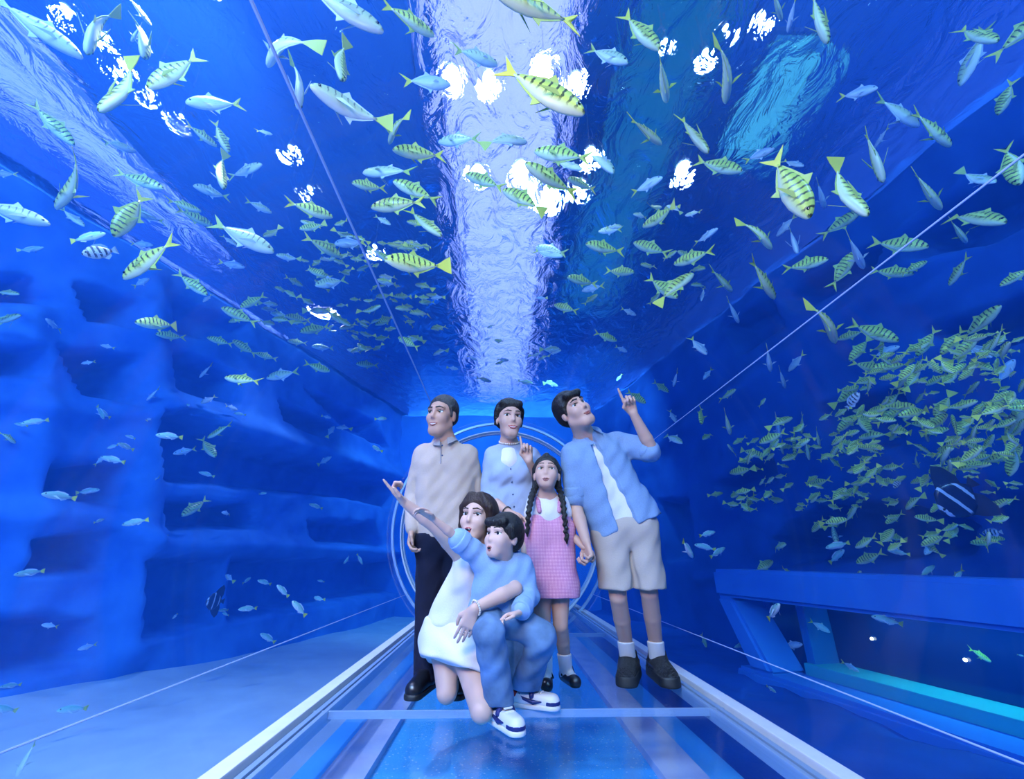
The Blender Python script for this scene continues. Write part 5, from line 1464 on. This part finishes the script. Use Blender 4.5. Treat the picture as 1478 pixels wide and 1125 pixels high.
# the ones that stand out, each with its own description
put(119, 84, -15, -8, 'pale', .95, 0, label='large pale green barred fish over the lavender glow beside the rockwork wall')
put(553, 46, 436, -22, 'pale', .95, 0, label='large striped fish facing the flood lamps, next to the thin tunnel joint')
put(843, 164, 722, 96, 'jack', .95, 0, label='large yellow-green fish just below the row of white flood lamps')
put(714, -12, 833, 36, 'jack', .95, 0, label='large yellow-tailed fish swimming above the row of flood lamps')
put(268, 148, 350, 151, 'silver', .97, 0, label='plain silver fish with yellow forked tail below glinting spot lamps')
put(448, 123, 556, 190, 'pale', .95, .4, label='long pale fish with yellow flank stripe beside the slanting joint')
put(72, 324, -45, 288, 'pale', .95, 0, label='large pale blue fish with dark bars before upper rockwork wall')
put(395, 364, 306, 320, 'pale', .95, 0, label='large lavender fish with clear eye at end of lavender glow')
put(118, 367, 171, 361, 'sergeant', .95, 0, label='white fish with bold black bars below the snapper pair')
put(1444, 441, 1386, 492, 'jack', .95, 0, label='large bright yellow barred fish rising out of the dense school')
put(1275, 263, 1249, 190, 'jack', .9, 0, label='plump bright yellow fish diving head first, thin black bars')
put(1386, 124, 1424, 36, 'pale', .95, 0, label='fish diving head down with smooth white-lilac belly')
put(1267, 127, 1210, 141, 'silver', .9, 0, label='plain blue fish beside the teal patch on the ripples')
put(1340, 356, 1256, 350, 'jack', .95, 0, label='bright yellow barred fish level beneath the dark recess in rock wall')
# batfish
fish(297, 869, 325, 868, 'bat', .8, 0, True, 'upright batfish with black and white stripes before low rockwork openings', None, L=.26)
fish(1361, 743, 1408, 691, 'bat', .95, 0, True, 'large dark batfish with grey stripes beside the dense green school', None, L=.34)

# hand-placed fish: snout x, y, tail x, y, kind, side-on share, bend
J, P_, S_, N_, G_ = 'jack', 'pale', 'silver', 'snap', 'sergeant'
LIST = [
 (125, 78, 148, 2, J, .75, .4), (218, 36, 182, -8, J, .8, 0), (207, 84, 212, 28, J, .6, .4), (213, 127, 288, 80, J, .95, 0), (143, 161, 209, 105, J, .8, .4),
 (107, 210, 44, 147, J, .9, 0), (196, 218, 148, 204, P_, .7, 0), (190, 60, 203, 36, S_, .7, 0), (387, 95, 420, 24, P_, .7, .9), (430, 157, 437, 87, P_, .7, .4),
 (493, 116, 489, 66, J, .5, .4), (313, 211, 268, 178, J, .9, 0), (330, 221, 309, 174, J, .9, 0), (393, 194, 369, 188, S_, .8, 0),
 (81, 301, 133, 231, J, .9, .4), (164, 341, 209, 280, J, .9, 0), (178, 402, 253, 346, J, .95, 0), (152, 337, 100, 349, N_, .9, 0), (63, 357, 26, 364, N_, .9, .4),
 (122, 327, 87, 300, P_, .8, 0), (-16, 250, 26, 252, S_, .9, 0), (299, 426, 254, 393, J, .9, 0), (221, 354, 188, 351, S_, .9, 0), (236, 272, 166, 248, J, .9, 0),
 (215, 402, 192, 414, S_, .9, 0), (378, 237, 330, 256, P_, .9, 0), (322, 273, 315, 224, J, .7, .4), (279, 268, 331, 286, P_, .9, 0), (357, 352, 317, 326, J, .9, 0),
 (307, 326, 254, 301, J, .9, 0), (480, 313, 412, 291, J, .95, 0), (494, 371, 438, 341, J, .95, 0), (483, 352, 528, 350, S_, .9, 0), (353, 386, 315, 378, S_, .9, 0),
 (392, 307, 354, 289, P_, .9, 0), (478, 404, 444, 387, J, .9, 0), (437, 413, 411, 399, J, .9, 0), (343, 355, 320, 340, P_, .8, 0), (290, 305, 240, 288, J, .8, 0),
 (66, 460, 88, 478, S_, .7, 0), (30, 455, -20, 470, J, .7, .4), (28, 425, -12, 418, J, .8, .4), (185, 300, 238, 322, P_, .8, 0),
 (567, 216, 641, 226, J, .95, 0), (633, 205, 692, 199, P_, .9, 0), (525, 249, 596, 247, P_, .8, 0), (508, 264, 557, 273, J, .9, 0), (568, 261, 633, 291, J, .95, 0),
 (536, 299, 613, 291, J, .95, 0), (637, 341, 589, 302, J, .8, 0), (556, 374, 642, 390, J, .9, .4), (672, 251, 727, 272, J, .9, 0), (726, 274, 785, 300, J, .9, .4),
 (718, 93, 655, 70, P_, .85, 0), (650, 122, 581, 116, S_, .9, 0), (626, 51, 551, 4, J, .9, 0), (562, 207, 578, 158, J, .7, .4), (772, 218, 852, 229, J, .95, 0),
 (758, 236, 832, 281, J, .95, 0), (820, 257, 859, 275, J, .85, 0), (954, 208, 909, 170, J, .75, 0), (1022, 221, 981, 168, J, .8, 0), (1071, 247, 1004, 232, J, .95, 0),
 (956, 256, 912, 279, S_, .9, 0), (928, 327, 982, 298, J, .9, .4), (915, 350, 966, 367, J, .95, 0), (973, 381, 1031, 361, J, .9, 0), (846, 352, 900, 364, J, .9, 0),
 (774, 357, 818, 366, P_, .9, 0), (915, 393, 874, 391, J, .9, 0), (819, 400, 862, 411, J, .9, 0), (864, 334, 898, 331, P_, .9, 0), (1036, 330, 1002, 352, S_, .8, 0),
 (906, 91, 849, 70, P_, .9, 0), (952, 72, 899, 19, J, .85, 0), (962, 146, 952, 80, J, .6, 0), (885, 250, 850, 210, P_, .7, .4), (1000, 395, 948, 430, J, .8, .4),
 (760, 205, 700, 196, P_, .8, .4), (840, 245, 800, 232, P_, .8, 0), (812, 370, 770, 362, P_, .8, 0),
 (1047, 148, 1055, 48, J, .8, .4), (1128, 29, 1114, -18, J, .8, 0), (1137, 46, 1149, -6, S_, .8, 0), (1194, 63, 1171, -12, J, .85, 0), (1525, 2, 1430, 86, J, .95, 0),
 (1440, 60, 1383, 42, J, .7, 0), (1372, 211, 1318, 160, J, .9, 0), (1326, 182, 1266, 141, P_, .85, 0), (1262, 214, 1283, 182, S_, .8, 0), (1169, 314, 1114, 224, J, .85, 0),
 (1252, 312, 1190, 248, J, .8, .4), (1242, 304, 1184, 342, J, .95, 0), (1113, 359, 1077, 310, J, .8, .4), (1121, 341, 1149, 310, S_, .9, 0), (1151, 366, 1140, 330, S_, .7, 0),
 (1358, 302, 1319, 248, J, .8, 0), (1438, 263, 1384, 254, P_, .8, .4), (1471, 267, 1449, 210, J, .85, 0), (1440, 166, 1463, 114, J, .85, 0), (1452, 322, 1366, 304, J, .8, .4),
 (1117, 214, 1074, 233, S_, .9, 0), (1246, 387, 1224, 340, S_, .7, 0), (1160, 240, 1130, 232, S_, .8, 0), (1190, 300, 1180, 262, S_, .7, 0), (1395, 350, 1372, 318, J, .7, 0),
 (1195, 374, 1130, 389, J, .95, 0), (1232, 364, 1199, 417, J, .9, 0), (1319, 395, 1256, 391, J, .95, 0), (1338, 377, 1300, 396, J, .9, 0), (1370, 412, 1398, 368, J, .9, 0),
 (1443, 413, 1492, 384, J, .95, 0), (1297, 492, 1226, 467, J, .95, 0), (1205, 494, 1185, 431, J, .7, .4), (1118, 431, 1084, 374, J, .85, 0), (1209, 490, 1250, 477, J, .9, 0),
 (1226, 521, 1256, 487, J, .9, 0), (1323, 514, 1352, 474, J, .9, 0), (1358, 512, 1392, 474, J, .9, 0), (1281, 536, 1227, 523, J, .95, 0), (1336, 556, 1369, 539, J, .9, 0),
 (1271, 591, 1302, 564, J, .95, 0), (1358, 611, 1305, 612, J, .95, 0), (1405, 591, 1442, 579, J, .9, 0), (1464, 519, 1438, 556, S_, .9, 0), (1432, 516, 1392, 494, S_, .8, 0),
 (1298, 500, 1258, 516, S_, .9, 0), (1240, 567, 1221, 591, G_, .9, 0), (1124, 633, 1120, 604, S_, .8, 0), (1157, 626, 1158, 597, J, .9, 0), (1147, 656, 1146, 621, J, .9, 0),
 (1138, 536, 1161, 509, S_, .9, 0), (1112, 536, 1107, 501, S_, .7, 0), (1133, 560, 1125, 532, S_, .7, 0), (1168, 664, 1162, 632, J, .9, 0), (1183, 645, 1178, 618, J, .9, 0),
 (1464, 655, 1410, 668, J, .95, 0), (1478, 585, 1445, 640, J, .9, 0), (1236, 813, 1276, 797, J, .95, 0), (1400, 784, 1444, 782, J, .95, 0), (1418, 770, 1448, 768, G_, .9, 0),
 (1335, 801, 1350, 782, S_, .8, 0), (1278, 756, 1304, 740, J, .9, 0), (1343, 740, 1362, 722, J, .9, 0), (1172, 768, 1190, 748, J, .9, 0), (1215, 722, 1236, 700, J, .9, 0),
 (1165, 700, 1200, 692, J, .9, 0), (1065, 667, 1084, 665, J, .9, 0), (1075, 735, 1090, 712, J, .9, 0), (1208, 786, 1200, 752, P_, .6, 0), (1290, 705, 1300, 690, G_, .9, 0),
 (347, 444, 383, 426, J, .95, 0), (320, 444, 371, 468, J, .95, 0), (330, 465, 358, 457, J, .95, 0), (433, 479, 476, 471, J, .95, 0), (412, 456, 448, 463, J, .9, 0), (299, 487, 336, 498, J, .95, 0),
 (336, 491, 370, 513, J, .95, 0), (369, 510, 400, 519, J, .95, 0), (415, 492, 443, 496, J, .95, 0), (450, 500, 481, 503, P_, .95, 0), (476, 536, 439, 524, J, .95, 0), (325, 545, 376, 551, J, .8, 0),
 (385, 546, 431, 536, P_, .9, 0), (514, 525, 546, 528, J, .95, 0), (445, 388, 478, 402, J, .9, 0), (455, 412, 500, 404, P_, .9, 0), (195, 465, 262, 470, J, .9, .4), (225, 482, 268, 488, J, .9, 0),
 # low on the rockwork side
 (250, 655, 283, 648, S_, .9, 0), (311, 660, 290, 632, J, .8, 0), (300, 632, 334, 612, J, .8, 0), (60, 713, 112, 720, N_, .9, 0), (144, 707, 108, 712, N_, .9, 0), (20, 830, 66, 824, N_, .9, 0),
 (176, 758, 216, 750, N_, .9, 0), (218, 780, 244, 774, N_, .9, 0), (372, 838, 392, 844, N_, .9, 0), (344, 880, 372, 878, N_, .9, 0), (400, 845, 417, 862, N_, .9, 0), (422, 868, 442, 890, N_, .9, 0),
 (376, 915, 398, 928, N_, .9, 0), (82, 1026, 128, 1022, N_, .9, 0), (-14, 1022, 26, 1026, N_, .9, 0), (0, 992, 32, 988, N_, .9, 0), (60, 902, 84, 905, S_, .9, 0), (112, 938, 140, 930, S_, .9, 0),
 (24, 1120, 52, 1070, P_, .7, 0), (150, 605, 140, 585, N_, .8, 0), (30, 612, 72, 606, N_, .9, 0), (22, 640, 2, 622, J, .8, .4), (-5, 740, 40, 742, J, .8, .4), (262, 745, 300, 720, J, .8, 0),
 (117, 525, 138, 522, S_, .9, 0), (145, 498, 166, 503, S_, .9, 0), (293, 436, 306, 425, S_, .8, 0), (140, 590, 160, 604, N_, .8, 0), (212, 578, 230, 560, S_, .8, 0),
 (288, 545, 306, 526, S_, .8, 0), (290, 582, 312, 572, S_, .8, 0), (225, 628, 265, 632, N_, .9, 0), (170, 640, 194, 650, N_, .8, 0), (145, 660, 182, 668, N_, .9, 0),
 # over the viewing window
 (1112, 890, 1093, 872, J, .8, 0), (1070, 873, 1092, 874, N_, .9, 0), (1125, 872, 1108, 895, N_, .7, 0), (1198, 913, 1168, 896, S_, .9, 0), (1240, 970, 1214, 955, S_, .9, 0), (1106, 930, 1098, 918, N_, .9, 0),
 (1258, 890, 1305, 902, N_, .9, 0), (1430, 955, 1398, 936, J, .7, 0), (1120, 1000, 1106, 990, N_, .7, 0), (1158, 930, 1128, 934, S_, .9, 0), (1478, 948, 1468, 945, S_, .9, 0), (1262, 852, 1284, 846, J, .9, 0),
 (1460, 890, 1500, 885, J, .9, 0), (1374, 845, 1390, 820, J, .7, 0), (1020, 935, 1012, 915, J, .8, 0), (1060, 935, 1080, 928, N_, .9, 0), (1000, 805, 985, 780, N_, .6, 0),
 # by the pointing finger
 (965, 566, 943, 551, J, .9, 0), (932, 582, 905, 565, J, .9, 0), (972, 558, 978, 535, S_, .7, 0), (1015, 548, 1028, 532, S_, .9, 0), (1020, 512, 996, 487, S_, .8, 0), (1066, 466, 1050, 432, S_, .8, 0),
 (1012, 435, 1016, 415, S_, .8, 0), (890, 492, 858, 480, J, .9, 0), (905, 508, 888, 500, S_, .9, 0), (918, 455, 896, 445, S_, .9, 0), (976, 610, 966, 592, S_, .8, 0), (1012, 612, 1012, 588, J, .6, 0),
 (1054, 627, 1046, 594, J, .7, 0), (1127, 632, 1120, 600, S_, .7, 0), (1105, 575, 1095, 588, J, .9, 0), (1062, 562, 1038, 578, J, .8, 0), (890, 550, 898, 540, S_, .8, 0), (978, 430, 935, 400, J, .9, 0),
 (952, 424, 936, 440, J, .8, 0), (1056, 420, 1026, 388, J, .7, 0), (840, 420, 872, 412, S_, .9, 0), (800, 440, 834, 450, J, .9, 0), (862, 425, 842, 440, J, .8, 0), (985, 640, 958, 625, P_, .8, .4),
]
for it in LIST:
    hx, hy, tx, ty, sk, c, bd = it
    put(hx, hy, tx, ty, sk, c, bd if rng.random() < .5 else -bd, near=rng.random() < .6)

def inside(poly, x, y):
    r = False
    for i in range(len(poly)):
        x1, y1 = poly[i]; x2, y2 = poly[i - 1]
        if (y1 > y) != (y2 > y) and x < (x2 - x1) * (y - y1) / (y2 - y1) + x1: r = not r
    return r
def school(poly, n, s0, s1, ang, spread, kinds, flip=.4, seed=1, make=None):
    rr = random.Random(seed); xs = [p[0] for p in poly]; ys = [p[1] for p in poly]; k = 0
    while k < n:
        x, y = rr.uniform(min(xs), max(xs)), rr.uniform(min(ys), max(ys))
        if not inside(poly, x, y): continue
        c = rr.uniform(.65, 1.0); ln = rr.uniform(s0, s1) * c; a = R(ang + rr.gauss(0, spread)); 
        dx, dy = math.cos(a) * ln / 2, -math.sin(a) * ln / 2
        f = -1 if rr.random() < flip else 1
        (make or put)(x + f * dx, y + f * dy, x - f * dx, y - f * dy, rr.choice(kinds), c, rr.choice(BENDS[1:4]), rr.random() < .5)
        k += 1
school([(390, 330), (600, 300), (640, 420), (600, 500), (420, 520), (360, 430)], 52, 24, 40, -8, 16, [J, J, J, P_], .75, 1)
school([(600, 420), (800, 400), (800, 560), (690, 560), (620, 540)], 20, 16, 30, 4, 16, [S_, P_, J], .6, 2)
school([(1225, 500), (1478, 470), (1478, 690), (1330, 660), (1210, 640)], 48, 40, 62, 18, 26, [J], .45, 3)
school([(1090, 600), (1478, 600), (1460, 790), (1280, 800), (1130, 740), (1050, 740)], 54, 28, 48, 20, 28, [J], .45, 4)
school([(1000, 620), (1120, 640), (1110, 740), (1020, 730)], 16, 18, 30, 15, 30, [J], .45, 5)
school([(1010, 760), (1200, 780), (1478, 800), (1478, 850), (1020, 838)], 16, 22, 40, 15, 25, [J, N_], .45, 6)
school([(870, 300), (1040, 290), (1040, 420), (900, 430)], 12, 24, 44, 8, 20, [J, J, P_], .5, 7)
school([(20, 560), (560, 600), (560, 760), (300, 760), (20, 760)], 22, 14, 28, 0, 30, [N_, N_, S_], .5, 8)
school([(180, 790), (560, 800), (560, 860), (200, 920)], 10, 12, 24, 0, 30, [N_, S_], .5, 9)
# the many tiny fish far inside the dense school: too many to tell apart
FAR = []
def far_make(hx, hy, tx, ty, sk, c, bd, near):
    mtx, LL = fish_frame(hx, hy, tx, ty, 'jack', c, None, near)
    FAR.append(mtx)
school([(1230, 500), (1478, 470), (1478, 720), (1330, 700), (1180, 700), (1200, 600)], 120, 22, 40, 18, 30, [J], .45, 21, far_make)
school([(1040, 640), (1250, 620), (1300, 760), (1100, 740)], 45, 16, 28, 15, 30, [J], .45, 22, far_make)
school([(420, 360), (620, 340), (640, 480), (480, 520)], 50, 14, 24, 0, 20, [J], .6, 23, far_make)
far_me = bpy.data.meshes.new('distant_fish_school'); fbm = bmesh.new()
for q, mtx in enumerate(FAR):
    me = fish_lib('jack', BENDS[1 + q % 3])[1]
    n0 = len(fbm.verts); fbm.from_mesh(me); fbm.verts.ensure_lookup_table()
    bmesh.ops.transform(fbm, matrix=mtx, verts=fbm.verts[n0:])
fbm.to_mesh(far_me); fbm.free()
for mm in SKINS['jack'][1]: far_me.materials.append(mm)
tag(link('distant_fish_school', far_me), 'crowd of tiny distant barred fish deep inside the schools', 'fish school', kind='stuff')
